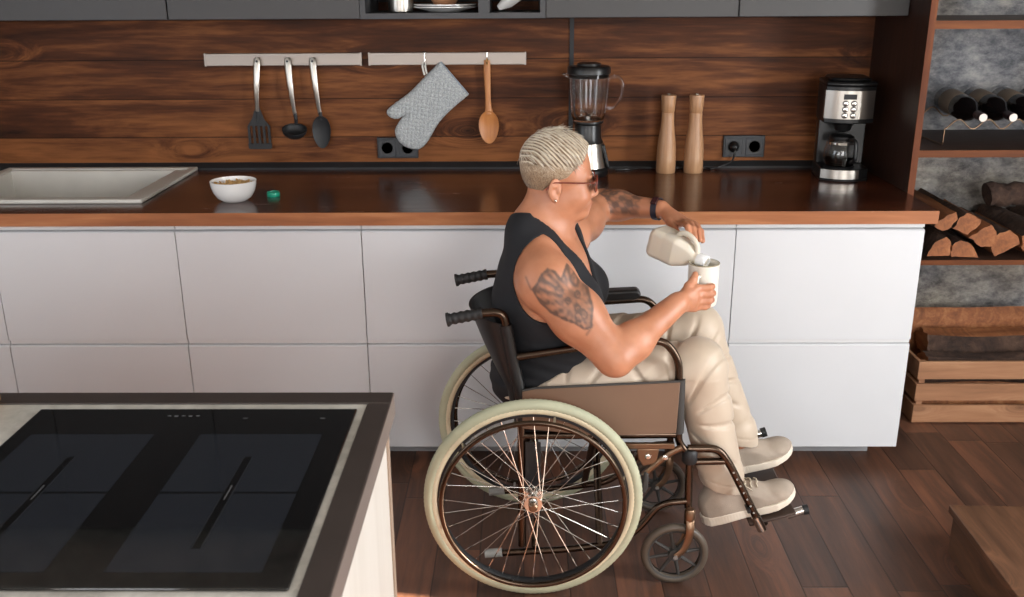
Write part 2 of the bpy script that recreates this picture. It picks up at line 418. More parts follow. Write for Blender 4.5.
# sink
c = thing('kitchen_sink', 'pale grey inset kitchen sink with raised rim at the left end of the worktop', 'sink', (-1.63, .4, .9))
mb = MB(); x0, x1, y0, y1 = -2.0, SX, SY0, SY1
for a in ((x0, x1, y0, y0+.03), (x0, x1, y1-.03, y1), (x0, x0+.03, y0+.03, y1-.03), (x1-.03, x1, y0+.03, y1-.03)): mb.box(a[0], a[1], a[2], a[3], .9, .914)
mb.build('rim', m_sink, c, bevel=.004)
mb = MB(); zb = .74
xi0, xi1, yi0, yi1 = x0+.03, x1-.07, y0+.06, y1-.05
t = .006
mb.box(xi0, xi1, yi0, yi1, zb, zb+t); mb.box(xi0, xi0+t, yi0, yi1, zb, .907); mb.box(xi1-t, xi1, yi0, yi1, zb, .907); mb.box(xi0, xi1, yi0, yi0+t, zb, .907); mb.box(xi0, xi1, yi1-t, yi1, zb, .907)
mb.build('basin', m_sink, c)
mb = MB(); mb.box(xi1, x1-.03, y0+.03, y1-.03, .9, .909); mb.box(xi0, xi1, y0+.03, yi0, .9, .909); mb.box(xi0, xi1, yi1, y1-.03, .9, .909)
mb.build('ledge', m_sink, c)

# ------------------------------------------------------------------ wall cabinets
UZ = 1.472; UY = .42
def upper(xa, xb, label, zt=2.33):
    c = thing('wall_cabinet', label, 'wall cabinet', ((xa+xb)/2, .6, UZ), 'dark grey wall cabinets')
    MB().box(xa+.001, xb-.001, UY+.02, WY-.002, UZ, zt).build('body', m_greyb, c)
    MB().box(xa+.002, xb-.002, UY, UY+.018, UZ+.001, zt).build('door', m_grey, c, bevel=.0015)
xs = [-2.45, -1.838, -1.212, -.553, .078, .733, 1.309]
upper(xs[0], xs[1], 'dark grey wall cabinet at the far left end of the row')
upper(xs[1], xs[2], 'dark grey wall cabinet above the sink, left of the utensil rail')
upper(xs[2], xs[3], 'dark grey wall cabinet above the three hanging steel and black utensils')
upper(xs[4], xs[5], 'dark grey wall cabinet above the blender and the pepper mills')
upper(xs[5], xs[6], 'dark grey wall cabinet above the coffee maker')
c = thing('open_wall_niche', 'dark grey open wall unit with two niches holding crockery, above the oven mitt', 'wall shelf', (-.24, .6, UZ))
xa, xb = xs[3], xs[4]; mb = MB(); zt = 2.33
mb.box(xa, xb, UY, WY-.002, UZ, UZ+.018); mb.box(xa, xa+.018, UY, WY-.002, UZ+.018, zt); mb.box(xb-.018, xb, UY, WY-.002, UZ+.018, zt)
mb.box(-.150, -.112, UY, WY-.002, UZ+.018, zt); mb.box(xa+.018, xb-.018, UY, WY-.002, zt-.018, zt)
mb.build('frame', m_greyb, c); MB().box(xa+.018, xb-.018, UY+.01, WY-.014, 1.84, 1.856).build('shelf', m_greyb, c)
MB().box(xa+.018, xb-.018, WY-.014, WY-.003, UZ+.018, zt-.018).build('back_panel', m_dark, c)
NZ = UZ+.0185
t = MB().lathe([(.036, 0), (.042, .004), (.048, .11), (.0455, .11), (.04, .006), (0, .006)], (-.425, .52, NZ), n=32)
tag(t.build('tin_cup', m_steel, base=(-.425, .52, NZ)), 'shiny metal cup standing in the open niche, left of the plates', 'cup')
def plate(z, r, lab, mat=m_ceramic):
    mb = MB().lathe([(r*.5, 0), (r*.55, .003), (r, .016), (r, .019), (r*.6, .007), (0, .006)], (-.275, .56, z), n=40)
    tag(mb.build('plate', mat, base=(-.275, .56, z)), lab, 'plate', 'stacked plates in the niche')
plate(NZ, .115, 'white plate at the bottom of the stack in the open niche')
plate(NZ+.0075, .112, 'white plate on top of the stack in the open niche')
mb = MB().lathe([(.03, 0), (.035, .004), (.06, .045), (.068, .06), (.065, .06), (.055, .045), (.028, .006), (0, .006)], (-.275, .56, NZ+.0155), n=32)
tag(mb.build('bowl', plain('tan_glaze', srgb(176, 128, 96), .3), base=(-.275, .56, NZ+.0155)), 'tan ceramic bowl on top of the white plates in the open niche', 'bowl')
mb = MB(); a = np.array([-.085, .53, NZ+.012]); b = np.array([.03, .53, NZ+.085])
mb.tube([a, a*.7+b*.3, b], [.006, .014, .012], 12, flat=((0, 1, 0), 1.6)); mb.tube([b, b+(b-a)*1.0], .007, 8)
tag(mb.build('serving_spoon', m_ceramic, base=a), 'white serving spoon leaning in the small right niche', 'spoon')

# ------------------------------------------------------------------ rails and hanging utensils
RZ = 1.316
for (xa, xb, lab) in ((-1.199, -.605, 'brushed steel wall rail holding the three black tipped utensils'), (-.580, .013, 'brushed steel wall rail holding the oven mitt and the wooden spoon')):
    c = thing('utensil_rail', lab, 'rail', ((xa+xb)/2, WY-.02, RZ-.024), 'steel rails on the backsplash')
    MB().box(xa, xb, WY-.032, WY-.0165, RZ-.023, RZ+.023).build('bar', m_rail, c, bevel=.002)
    for x in (xa, xb-.006): MB().box(x, x+.006, WY-.0335, WY-.0165, RZ-.024, RZ+.024).build('end_cap', m_rail, c)
UYY = WY-.042
def handle(c, top, bot):
    a = at(*top, UYY); b = at(*bot, UYY); mb = MB(); P = []; R = []
    for k in range(12):
        t = k/11; P.append(a*(1-t)+b*t+np.array([0, -.012*math.sin(PI*t), 0])); R.append(.0135-.0065*min(1, t*1.25)+.001*math.sin(t*PI))
    P = [a+(a-b)/np.linalg.norm(a-b)*.010]+P; R = [.007]+R
    mb.tube(P, R, 14, flat=((1, 0, 0), .42)); mb.build('handle', m_steel, c, smooth=60)
    MB().lathe([(.0045, 0), (.0045, .0012)], a+np.array([0, -.0085, -.004]), (0, -1, 0), 14).build('hanging_hole', m_black, c)
    return a, b
ut = thing('spatula', 'slotted black kitchen spatula with a steel handle, leftmost on the rail', 'spatula', at(257, 148, UYY), 'steel handled utensils on the left rail')
a, b = handle(ut, (257, 60), (257.5, 113))
mb = MB(); q = at(257, 148, UYY)
def qz(px, py): p = at(px, py, UYY); return (p[0], p[2])
outl = [qz(*p) for p in ((254.5, 110), (260.5, 110), (264, 119), (270, 126), (271, 145), (268, 149), (249, 148.5), (246, 145), (247.5, 126), (252, 119))]
# slotted blade: outline frame plus bars leaving three slots
zt = outl[3][1]; zb = outl[5][1]; xl = outl[8][0]; xr = outl[3][0]; Yb = UYY-.002
mb.prism([outl[i] for i in (0, 1, 2, 3, 8, 9)], (0, Yb, 0), (1, 0, 0), (0, 0, 1), (0, .004, 0))
mb.prism([(xl-.002, zb+.022), (xr+.002, zb+.022), (xr+.001, zb+.003), (xr-.006, zb), (xl+.005, zb), (xl-.002, zb+.003)], (0, Yb, 0), (1, 0, 0), (0, 0, 1), (0, .004, 0))
nb = 5
for k in range(nb):
    w = .0095; xc = xl+w/2+(xr-xl-w)*k/(nb-1); mb.box(xc-w/2, xc+w/2, Yb, Yb+.004, zb+.02, zt+.001)
mb.tube([at(257.5, 108, UYY), at(257.5, 122, UYY)], [.009, .006], 12, flat=((1, 0, 0), .5))
mb.build('blade', m_blackm, ut)
ut = thing('ladle', 'black soup ladle with a steel handle, middle of the three hanging utensils', 'ladle', at(295, 140, UYY), 'steel handled utensils on the left rail')
handle(ut, (287.5, 60), (295, 115))
mb = MB(); cc = at(294.5, 129, UYY-.045); R = .047
prof = [(R*math.sin(PI*k/20), -R*.8*math.cos(PI*k/20)) for k in range(0, 10)]+[(R, 0), (R-.003, 0)]+[((R-.003)*math.sin(PI*k/20), -(R*.8-.003)*math.cos(PI*k/20)) for k in range(9, -1, -1)]
mb.lathe(prof, cc, (.1, -.35, 1), 28)
mb.tube(smooth_path([at(295, 113, UYY), at(296, 119, UYY-.002), cc+np.array([0, .03, .014])]), [.007]*12+[.006], 12, flat=((1, 0, 0), .6))
mb.build('ladle_bowl', m_blackm, ut, smooth=60)
ut = thing('serving_spoon', 'oval black serving spoon with a steel handle, rightmost of the three on the rail', 'spoon', at(322, 148, UYY), 'steel handled utensils on the left rail')
handle(ut, (312.5, 60), (320, 114))
mb = MB(); cc = at(322, 132, UYY); dn = at(323, 150, UYY)-at(321, 115, UYY); dn /= np.linalg.norm(dn)
def dish(mb, c, long, short, dep, axl, th=.003, pw=1.0, n=14, m=28):
    """shallow spoon bowl opening toward -y"""
    axl = np.array(axl); axs = np.cross(axl, (0, 1, 0)); axs /= np.linalg.norm(axs); V = []; F = []
    for side in (0, 1):
        for i in range(n+1):
            r = i/n
            for k in range(m):
                a = 2*PI*k/m; l = math.cos(a)*r; s_ = math.sin(a)*r*(1-.14*math.cos(a)*pw)
                V.append(c+axl*l*long+axs*s_*short+np.array([0, dep*(1-r*r)-(side*th), 0]))
    N = (n+1)*m
    for i in range(n):
        for k in range(m):
            l = (k+1) % m; q = (i*m+k, i*m+l, (i+1)*m+l, (i+1)*m+k); F.append(q); F.append(tuple(N+x for x in q[::-1]))
    for k in range(m): l = (k+1) % m; F.append((n*m+k, n*m+l, N+n*m+l, N+n*m+k))
    mb.add(V, F)
dish(mb, cc-np.array([0, .004, 0]), .062, .035, .012, dn)
mb.tube([at(320, 112, UYY), at(321, 120, UYY)], [.008, .006], 12, flat=((1, 0, 0), .6))
mb.build('spoon_bowl', m_blackm, ut, smooth=60)
# wooden spoon
ws = thing('wooden_spoon', 'oiled wooden cooking spoon hanging from the right end of the rail', 'spoon', at(489, 143, UYY))
mb = MB(); dish(mb, at(489, 127, UYY)-np.array([0, .004, 0]), .062, .038, .013, (0.02, 0, -1), .006)
mb.tube([at(487, 60, UYY), at(487, 70, UYY), at(488, 98, UYY), at(488.5, 108, UYY), at(489, 114, UYY)], [.011, .0135, .010, .012, .017], 16, flat=((1, 0, 0), .5))
mb.build('spoon_body', m_spoonwood, ws, smooth=60)
mb = MB(); p = at(487, 63, UYY); mb.tube(smooth_path([p+np.array([0, -.009, -.008]), p+np.array([.003, -.012, .004]), p+np.array([0, .0, .018]), p+np.array([-.003, -.012, .004]), p+np.array([0, -.009, -.008])], 5), .0018, 6)
mb.build('hanging_cord', plain('leather_cord', srgb(176, 128, 70), .7), ws)
def hook(px, py, lab):
    p = at(px, py, WY-.034); mb = MB(); y = WY-.0345
    mb.tube(smooth_path([(p[0], WY-.022, RZ+.024), (p[0], WY-.028, RZ+.03), (p[0], y-.001, RZ+.024), (p[0], y-.002, RZ-.004), (p[0], y-.004, RZ-.014), (p[0], y-.014, RZ-.022), (p[0], y-.022, RZ-.012)], 5), .0025, 8)
    tag(mb.build('rail_hook', m_chrome, base=p, smooth=60), lab, 'hook', 'hooks over the right rail')
hook(424.5, 55, 'chrome hook over the rail carrying the grey oven mitt'); hook(487, 55, 'chrome hook over the rail carrying the wooden spoon')

# ------------------------------------------------------------------ implicit surfaces
def smin(a, b, k):
    if k <= 0: return np.minimum(a, b)
    h = np.clip(.5+.5*(b-a)/k, 0, 1); return b*(1-h)+a*h-k*h*(1-h)
class Field:
    def __init__(s, lo, hi, h):
        s.lo = np.array(lo, np.float32); s.h = h; s.n = np.ceil((np.array(hi)-np.array(lo))/h).astype(int)+1
        s.ax = [np.float32(lo[i])+np.arange(s.n[i], dtype=np.float32)*np.float32(h) for i in range(3)]
        s.v = np.full(s.n, .06, np.float32)
    def blk(s, lo, hi):
        sl = []
        for i in range(3):
            a = max(0, int((lo[i]-s.lo[i])/s.h)); b = min(s.n[i], int((hi[i]-s.lo[i])/s.h)+2)
            if b <= a: return None
            sl.append(slice(a, b))
        X = s.ax[0][sl[0]][:, None, None]; Y = s.ax[1][sl[1]][None, :, None]; Z = s.ax[2][sl[2]][None, None, :]
        return tuple(sl), X, Y, Z
    def op(s, fn, lo, hi, k=0, mode='u'):
        b = s.blk(np.array(lo)-.03-k, np.array(hi)+.03+k)
        if b is None: return s
        sl, X, Y, Z = b; d = fn(X, Y, Z).astype(np.float32)
        if mode == 'u': s.v[sl] = smin(s.v[sl], d, k)
        elif mode == 's': s.v[sl] = -smin(-s.v[sl], d, k)
        elif mode == 'i': s.v[sl] = -smin(-s.v[sl], -d, k)
        return s
    def cone(s, a, b, ra, rb, k=.01, mode='u'):
        a = np.array(a, float); b = np.array(b, float); r = max(ra, rb)
        ba = b-a; L = ba@ba
        def fn(X, Y, Z):
            t = np.clip(((X-a[0])*ba[0]+(Y-a[1])*ba[1]+(Z-a[2])*ba[2])/L, 0, 1)
            return np.sqrt((X-a[0]-t*ba[0])**2+(Y-a[1]-t*ba[1])**2+(Z-a[2]-t*ba[2])**2)-(ra+(rb-ra)*t)
        return s.op(fn, np.minimum(a, b)-r, np.maximum(a, b)+r, k, mode)
    def ell(s, c, r, k=.01, R=None, mode='u'):
        c = np.array(c, float); r = np.array(r, float); m = r.max(); A = np.eye(3) if R is None else np.array(R, float)
        def fn(X, Y, Z):
            x, y, z = X-c[0], Y-c[1], Z-c[2]
            p = [(A[i][0]*x+A[i][1]*y+A[i][2]*z) for i in range(3)]
            k0 = np.sqrt((p[0]/r[0])**2+(p[1]/r[1])**2+(p[2]/r[2])**2); k1 = np.sqrt((p[0]/r[0]**2)**2+(p[1]/r[1]**2)**2+(p[2]/r[2]**2)**2)+1e-9
            return k0*(k0-1)/k1
        return s.op(fn, c-m, c+m, k, mode)
    def all(s, fn):
        X = s.ax[0][:, None, None]; Y = s.ax[1][None, :, None]; Z = s.ax[2][None, None, :]
        s.v = fn(s.v, X, Y, Z).astype(np.float32); return s
    def mesh(s):
        v = s.v; S = (v < 0); c = np.zeros(tuple(s.n-1), np.uint8)
        for i in (0, 1):
            for j in (0, 1):
                for k in (0, 1): c += S[i:s.n[0]-1+i, j:s.n[1]-1+j, k:s.n[2]-1+k]
        act = np.argwhere((c > 0) & (c < 8)); del c
        ids = np.full(tuple(s.n-1), -1, np.int32); ids[act[:, 0], act[:, 1], act[:, 2]] = np.arange(len(act))
        cor = {}
        for i in (0, 1):
            for j in (0, 1):
                for k in (0, 1): cor[i, j, k] = v[act[:, 0]+i, act[:, 1]+j, act[:, 2]+k]
        acc = np.zeros((len(act), 3)); cnt = np.zeros(len(act))
        for ax in range(3):
            for i in (0, 1):
                for j in (0, 1):
                    a = [i, j]; a.insert(ax, 0); b = [i, j]; b.insert(ax, 1)
                    va, vb = cor[tuple(a)], cor[tuple(b)]; m = (va < 0) != (vb < 0)
                    t = np.where(m, va/(va-vb+1e-20), 0)
                    p = np.zeros((len(act), 3)); p[:] = a; p[:, ax] = t
                    acc[m] += p[m]; cnt[m] += 1
        P = s.lo+s.h*(act+acc/cnt[:, None])
        F = []
        for ax in range(3):
            o1, o2 = [(1, 2), (2, 0), (0, 1)][ax]
            sl0 = [slice(None)]*3; sl1 = [slice(None)]*3; sl0[ax] = slice(0, -1); sl1[ax] = slice(1, None)
            A = S[tuple(sl0)]; B = S[tuple(sl1)]
            e = np.argwhere(A != B); e = e[(e[:, o1] > 0) & (e[:, o2] > 0) & (e[:, o1] < s.n[o1]-1) & (e[:, o2] < s.n[o2]-1)]
            ins = S[e[:, 0], e[:, 1], e[:, 2]]
            def g(d1, d2): q = e.copy(); q[:, o1] -= d1; q[:, o2] -= d2; return ids[q[:, 0], q[:, 1], q[:, 2]]
            q = np.stack([g(1, 1), g(0, 1), g(0, 0), g(1, 0)], 1); q[~ins] = q[~ins][:, ::-1]
            F.append(q)
        return P, np.concatenate(F)
def relax(P, F, n=1, lam=.5):
    """light Laplacian smoothing"""
    E = np.concatenate([F[:, [0, 1]], F[:, [1, 2]], F[:, [2, 3]], F[:, [3, 0]]])
    for _ in range(n):
        acc = np.zeros_like(P); cnt = np.zeros(len(P))
        for a, b in ((0, 1), (1, 0)):
            for d in range(3): acc[:, d] += np.bincount(E[:, a], P[E[:, b], d], len(P))
            cnt += np.bincount(E[:, a], minlength=len(P))
        P = P*(1-lam)+lam*acc/np.maximum(cnt, 1)[:, None]
    return P
_w = rng.normal(size=(12, 3)); _ph = rng.uniform(0, 6.28, 12)
def wob(X, Y, Z, f, n=5, o=0):
    r = 0
    for i in range(n):
        w = _w[(i+o) % 12]; r = r+np.sin(f*(w[0]*X+w[1]*Y+w[2]*Z)*(1+.35*i)+_ph[(i+o) % 12])/(1+.4*i)
    return r/n*1.6
def poly_sd(poly, X, Z):
    """signed distance to a polygon in the x-z plane (negative inside)"""
    P = np.array(poly, float); d = np.full(np.broadcast(X, Z).shape, 1e9); ins = np.zeros(d.shape, bool)
    for i in range(len(P)):
        a = P[i]; b = P[i-1]; e = b-a; wx = X-a[0]; wz = Z-a[1]
        t = np.clip((wx*e[0]+wz*e[1])/(e@e), 0, 1); d = np.minimum(d, (wx-e[0]*t)**2+(wz-e[1]*t)**2)
        cnd = ((a[1] > Z) != (b[1] > Z)) & (X < (b[0]-a[0])*(Z-a[1])/(b[1]-a[1]+1e-12)+a[0]); ins ^= cnd
    d = np.sqrt(d); return np.where(ins, -d, d)

# oven mitt
mp = [tuple(at(370+a/4.776, 40+b/4.776, .715)[[0, 2]]) for a, b in ((335, 103), (470, 262), (400, 320), (330, 392), (265, 498), (215, 521), (150, 496), (120, 440), (140, 390), (172, 352), (130, 376), (92, 364), (82, 338), (112, 308), (190, 250), (270, 168))]
mp = [tuple(p) for p in smooth_path([(a[0], a[1], 0) for a in mp[1:]]+[(mp[0][0], mp[0][1], 0)], 4)]
mp = [(p[0], p[1]) for p in mp]
ym = .713
f = Field((-.56, ym-.04, .94), (-.16, ym+.04, 1.33), .0028)
d2 = poly_sd(mp, f.ax[0][:, None], f.ax[2][None, :])
Xg, Zg = f.ax[0][:, None], f.ax[2][None, :]
u_ = (Xg*.79+Zg*.61)/.021; w_ = (-Xg*.61+Zg*.79)/.021
quilt = np.minimum(np.abs((u_+w_) % 1-.5), np.abs((u_-w_) % 1-.5))
th = .004+.014*np.sqrt(np.clip(1-(1-np.clip(-d2/.03, 0, 1))**2, 0, 1))-.0035*np.exp(-(quilt/.10)**2)
yy = f.ax[1][None, :, None]-ym
f.v = np.maximum(np.abs(yy)-th[:, None, :], d2[:, None, :]-.001).astype(np.float32)
P, F = f.mesh(); P = relax(P, F, 1)
t = NT('mitt_fabric'); t.set(Base__Color=t.mix(t.ramp(t.noise(t.co(), 240, 2), [(.4, (0, 0, 0, 1)), (.6, (1, 1, 1, 1))]), srgb(152, 156, 158), srgb(188, 190, 190)), Roughness=.9); t.bump(t.noise(t.co(), 400, 2), .3, .001)
mt = thing('oven_mitt', 'grey quilted oven mitt hanging by its loop over the socket', 'oven mitt', at(418, 149, ym))
mk('mitt_body', P, F, t.m, mt, smooth=180)
a, b = np.array(mp[-1]), np.array(mp[0])
A = at(370+337/4.776, 40+108/4.776, ym); B = at(370+468/4.776, 40+262/4.776, ym)
MB().tube([A+(A-B)*.01, B], .0055, 8).build('cuff_binding', plain('mitt_binding', srgb(142, 150, 158), .9), mt)
mb = MB(); a = at(424.5, 62, ym-.008); mb.tube(smooth_path([at(427, 74, ym), at(425.5, 68, ym-.006), a, at(422.5, 66, ym-.006), at(424.5, 75, ym)]), .0035, 8, flat=((1, 0, 0), .5))
mb.build('hanging_loop', plain('white_tape', srgb(220, 216, 208), .8), mt)

# sockets
def socket(px0, px1, py0, py1, lab, plug=None):
    a = at(px0, py1, WY-.017); b = at(px1, py0, WY-.017); c = thing('double_socket', lab, 'socket', ((a[0]+b[0])/2, WY-.017, (a[2]+b[2])/2), 'black double sockets')
    mb = MB(); n = 2; w = (b[0]-a[0])/2
    MB().box(a[0], b[0], WY-.026, WY-.0165, a[2], b[2]).build('plate', m_socket, c, bevel=.003)
    for k in range(2):
        cx = a[0]+w*(k+.5); cz = (a[2]+b[2])/2; r = .022
        g = MB().box(cx-.033, cx+.033, WY-.029, WY-.026, cz-.033, cz+.033).build('gang_frame', m_socket, c, bevel=.002)
        MB().lathe([(r+.003, 0), (r+.003, .0015), (r, .0015), (r-.001, -.0015), (0, -.0015)], (cx, WY-.029, cz), (0, -1, 0), 28).build('outlet', m_black, c)
        for s_ in (-1, 1): MB().lathe([(.0028, 0), (.0028, .001)], (cx+s_*.0095, WY-.028, cz), (0, -1, 0), 10).build('pin_hole', m_dark, c)
    return a[0]+w*.5, (a[2]+b[2])/2
socket(378, 418, 137, 158, 'black double wall socket half covered by the grey oven mitt')
sx, sz = socket(722, 765, 135, 157, 'black double wall socket with a plug in it, left of the coffee maker')
c = thing('power_plug', 'black plug in the right socket, its cord running down behind the mills', 'plug', (sx, WY-.03, sz))
MB().lathe([(.0185, 0), (.0185, .012), (.014, .02), (.008, .026), (.005, .028)], (sx, WY-.0295, sz), (0, -1, 0), 24).build('plug_body', m_black, c)
mb = MB(); zt = .9045
mb.tube(smooth_path([(sx, WY-.055, sz), (sx-.004, WY-.07, sz-.012), (sx-.012, WY-.066, sz-.05), (sx-.05, WY-.06, .912), (sx-.09, WY-.075, zt), (.70, .69, zt), (.6, .695, zt), (.46, .695, zt), (.40, .672, zt), (.355, .66, zt)], 8), .0035, 8)
mb.build('cord', m_black, c, smooth=60)

# ------------------------------------------------------------------ things on the worktop
CZ = .9
# bowl with cereal
bc = (-.965, .165, CZ)
c = thing('cereal_bowl', 'white ceramic bowl of cereal on the worktop beside the sink', 'bowl', bc)
prof = [(.038, 0), (.042, .003), (.056, .012), (.068, .032), (.0735, .052), (.0755, .068), (.0735, .069), (.071, .052), (.065, .034), (.052, .014), (0, .010)]
MB().lathe(prof, bc, n=48).build('bowl_body', m_ceramic, c, smooth=60)
mb = MB(); mb.lathe([(0, .052), (.03, .055), (.06, .051), (.068, .047), (.066, .038), (0, .038)], bc, n=32)
for k in range(150):
    a = random.uniform(0, 2*PI); r = .063*math.sqrt(random.random()); p = np.array(bc)+np.array([r*math.cos(a), r*math.sin(a), .054+random.uniform(-.003, .004)])
    Rm = np.linalg.qr(rng.normal(size=(3, 3)))[0]; mb.ell(p, (.007, .0055, .0022), 7, 4, Rm)
tag(mb.build('cereal', m_cereal, c, smooth=60), kind='stuff')
# green cap
gc = (-.852, .232, CZ); c = MB().lathe([(.0205, 0), (.0212, .002), (.0212, .013), (.0195, .0155), (.018, .0155), (.017, .012), (0, .012)], gc, n=40)
for k in range(36):
    a = 2*PI*k/36; c.box(gc[0]+.0208*math.cos(a)-.0007, gc[0]+.0208*math.cos(a)+.0007, gc[1]+.0208*math.sin(a)-.0007, gc[1]+.0208*math.sin(a)+.0007, CZ+.002, CZ+.0125)
tag(c.build('bottle_cap', m_green, base=gc), 'small green plastic screw cap lying on the worktop right of the bowl', 'bottle cap')
# mills
for (x, lab) in ((.541, 'tall turned wooden pepper mill nearer the blender'), (.645, 'tall turned wooden pepper mill nearer the wall socket')):
    b = (x, .632, CZ); c = thing('pepper_mill', lab, 'pepper mill', b, 'tall wooden pepper mills')
    MB().lathe([(.034, 0), (.036, .003), (.036, .06), (.035, .064), (.0352, .085), (.0325, .12), (.027, .16), (.0235, .195), (.0235, .222), (.022, .2245)], b, n=36).build('mill_body', m_mill, c, smooth=50)
    MB().lathe([(.021, .2245), (.0215, .2255), (.0235, .228), (.0255, .25), (.0275, .284), (.027, .288), (.024, .289), (0, .289)], b, n=36).build('mill_head', m_mill, c, smooth=50)
    MB().lathe([(.006, .289), (.006, .292), (.004, .294), (0, .294)], b, n=16).build('head_screw', m_steel, c)
# blender
bx, by = .24, .58; b = (bx, by, CZ); c = thing('countertop_blender', 'steel and black blender with a clear glass jug, behind the person head', 'blender', b)
MB().lathe([(.075, 0), (.079, .006), (.079, .026), (.072, .034)], b, n=40).build('foot', m_black, c, bevel=0)
MB().lathe([(.072, .034), (.071, .04), (.062, .08), (.057, .115), (.056, .122)], b, n=40).build('motor_housing', m_steel, c, smooth=50)
for s_ in (-1, 1): MB().obox((bx+s_*.0665, by, CZ+.075), (1, 0, 0), (0, 1, 0), (-s_*.25, 0, 1), .006, .03, .045).build('side_cover', m_black, c, bevel=.004)
MB().lathe([(.056, .122), (.057, .126), (.05, .14), (.049, .19), (.056, .197), (.056, .203)], b, n=40).build('jug_collar', m_black, c)
MB().lathe([(.018, 0), (.02, .006), (.02, .012), (.016, .014)], (bx, by-.0765, CZ+.0215), (0, -1, 0), 24).build('speed_knob', m_chrome, c)
j = MB(); jz = CZ+.203; n = 40
prof = [(.054, 0), (.062, .02), (.068, .08), (.0745, .165), (.0745, .168), (.0715, .168), (.065, .08), (.059, .022), (.05, .006), (0, .006)]
j.lathe(prof, (bx, by, jz), n=n)
for k in range(8):
    a = 2*PI*(k+.5)/8; j.tube([(bx+.064*math.cos(a), by+.064*math.sin(a), jz+.03), (bx+.0735*math.cos(a), by+.0735*math.sin(a), jz+.155)], .003, 6)
jug = j.build('glass_jug', m_glass, c, smooth=50)
mb = MB(); mb.tube(smooth_path([(bx+.073, by-.01, jz+.155), (bx+.105, by-.014, jz+.158), (bx+.122, by-.016, jz+.13), (bx+.116, by-.015, jz+.085), (bx+.09, by-.012, jz+.05), (bx+.064, by-.008, jz+.045)], 6), .0075, 10, flat=((0, 1, 0), .8))
mb.build('jug_handle', m_glass, c, smooth=60)
MB().prism([(-.07, .15), (-.098, .168), (-.09, .172), (-.07, .17)], (bx, by-.014, jz), (1, 0, 0), (0, 0, 1), (0, .028, 0)).build('pouring_spout', m_glass, c, bevel=.003)
MB().lathe([(.07, .155), (.073, .168), (.0785, .17), (.0785, .19), (.074, .196), (.045, .198), (.043, .206), (.03, .209), (0, .209)], (bx, by, jz), n=40).build('lid', m_black, c, smooth=40)
mb = MB(); mb.lathe([(.012, .006), (.012, .018), (.004, .02), (0, .02)], (bx, by, jz), n=16)
for k in range(4):
    a = PI/2*k+.4; mb.prism([(0, -.004), (.028, -.001), (.034, .004 if k % 2 else -.004), (0, .004)], (bx, by, jz+.018), (math.cos(a), math.sin(a), .35 if k % 2 else -.1), (-math.sin(a), math.cos(a), 0), (0, 0, .0015))
mb.build('blade', m_steel, c)
# coffee maker
cb = np.array([1.168, .545, CZ]); yaw = -.12
c = thing('coffee_maker', 'black and steel filter coffee maker with six buttons at the right end of the worktop', 'coffee maker', tuple(cb))
fx = np.array([math.cos(yaw), math.sin(yaw), 0]); fy = np.array([-math.sin(yaw), math.cos(yaw), 0]); fz = np.array([0, 0, 1.])
def Lp(x, y, z): return cb+fx*x+fy*y+fz*z
def rprism(name, x0, x1, y0, y1, z0, z1, rf, mat, bevel=.003, par=None, rb=.02):
    """footprint with a bowed front"""
    pl = []; n = 14
    for k in range(n+1): t = k/n; x = x0+(x1-x0)*t; pl.append((x, y0+rf*(2*t-1)**2))
    pl += [(x1, y1-rb), (x1-rb, y1), (x0+rb, y1), (x0, y1-rb)]
    m = MB(); m.prism(pl, Lp(0, 0, z0), fx, fy, fz*(z1-z0)); return m.build(name, mat, par or c, bevel=bevel, smooth=30)
rprism('base_plate', -.085, .085, -.115, .10, .0, .008, .03, m_black)
rprism('base_body', -.084, .084, -.112, .10, .008, .044, .03, m_black)
m_ = MB(); pl = []; 
for k in range(15): t = k/14; pl.append((-.082+.130*t, -.1165+.03*(2*(t*.8)-1)**2))
pl2 = [(x, y+.004) for x, y in pl[::-1]]
m_.prism(pl+pl2, Lp(0, 0, .010), fx, fy, fz*.032); m_.build('base_trim', m_steel, c)
m_ = MB(); m_.lathe([(.052, .044), (.054, .047), (.05, .048), (0, .048)], Lp(-.012, -.045, 0), n=36); m_.build('warming_plate', m_dark, c)
rprism('water_tank', -.082, .084, .03, .10, .044, .205, 0, m_black, rb=.02)
rprism('brew_head', -.086, .086, -.10, .10, .205, .335, .03, m_black)
m_ = MB(); pl = []
for k in range(21): t = k/20; pl.append((-.087+.172*t*.98, -.1045+.03*(2*t*.98-1)**2))
pl += [(pl[-1][0], -.045), (pl[-1][0]-.002, -.045)]
pl2 = [(x, y+.003) for x, y in pl[:21][::-1]]; pl = [(-.087, -.045)]+pl+pl2+[(-.085, -.045)]
m_.prism(pl, Lp(0, 0, .222), fx, fy, fz*.098); m_.build('steel_front', m_steel, c)
rprism('top_lid', -.088, .088, -.108, .10, .335, .350, .03, m_black, .006)
rprism('lid_crown', -.07, .07, -.085, .085, .350, .362, .03, m_black, .006)
def fpt(x): t = (x+.087)/.172; return -.1045+.03*(2*t-1)**2
MB().obox(Lp(-.008, fpt(-.008)-.0012, .300), fx, fy, fz, .022, .0015, .009).build('display', m_dark, c)
for r in range(3):
    for q in range(2):
        x = -.022+q*.028; p = Lp(x, fpt(x)-.0005, .277-.021*r)
        MB().lathe([(.0105, 0), (.0105, .002), (0, .002)], p, -fy, 18).build('button_ring', m_black, c); MB().lathe([(.0072, .0018), (.0072, .004), (.005, .005), (0, .005)], p, -fy, 18).build('button', m_chrome, c)
m_ = MB(); m_.lathe([(.03, .205), (.034, .198), (.026, .176), (.012, .170), (0, .170)], Lp(-.012, -.045, 0), n=30); m_.build('filter_holder', m_black, c)
cf = thing('coffee_pot', 'glass coffee pot with black lid and handle standing in the coffee maker', 'coffee pot', Lp(-.012, -.045, .048))
cpz = Lp(-.012, -.045, .0485)
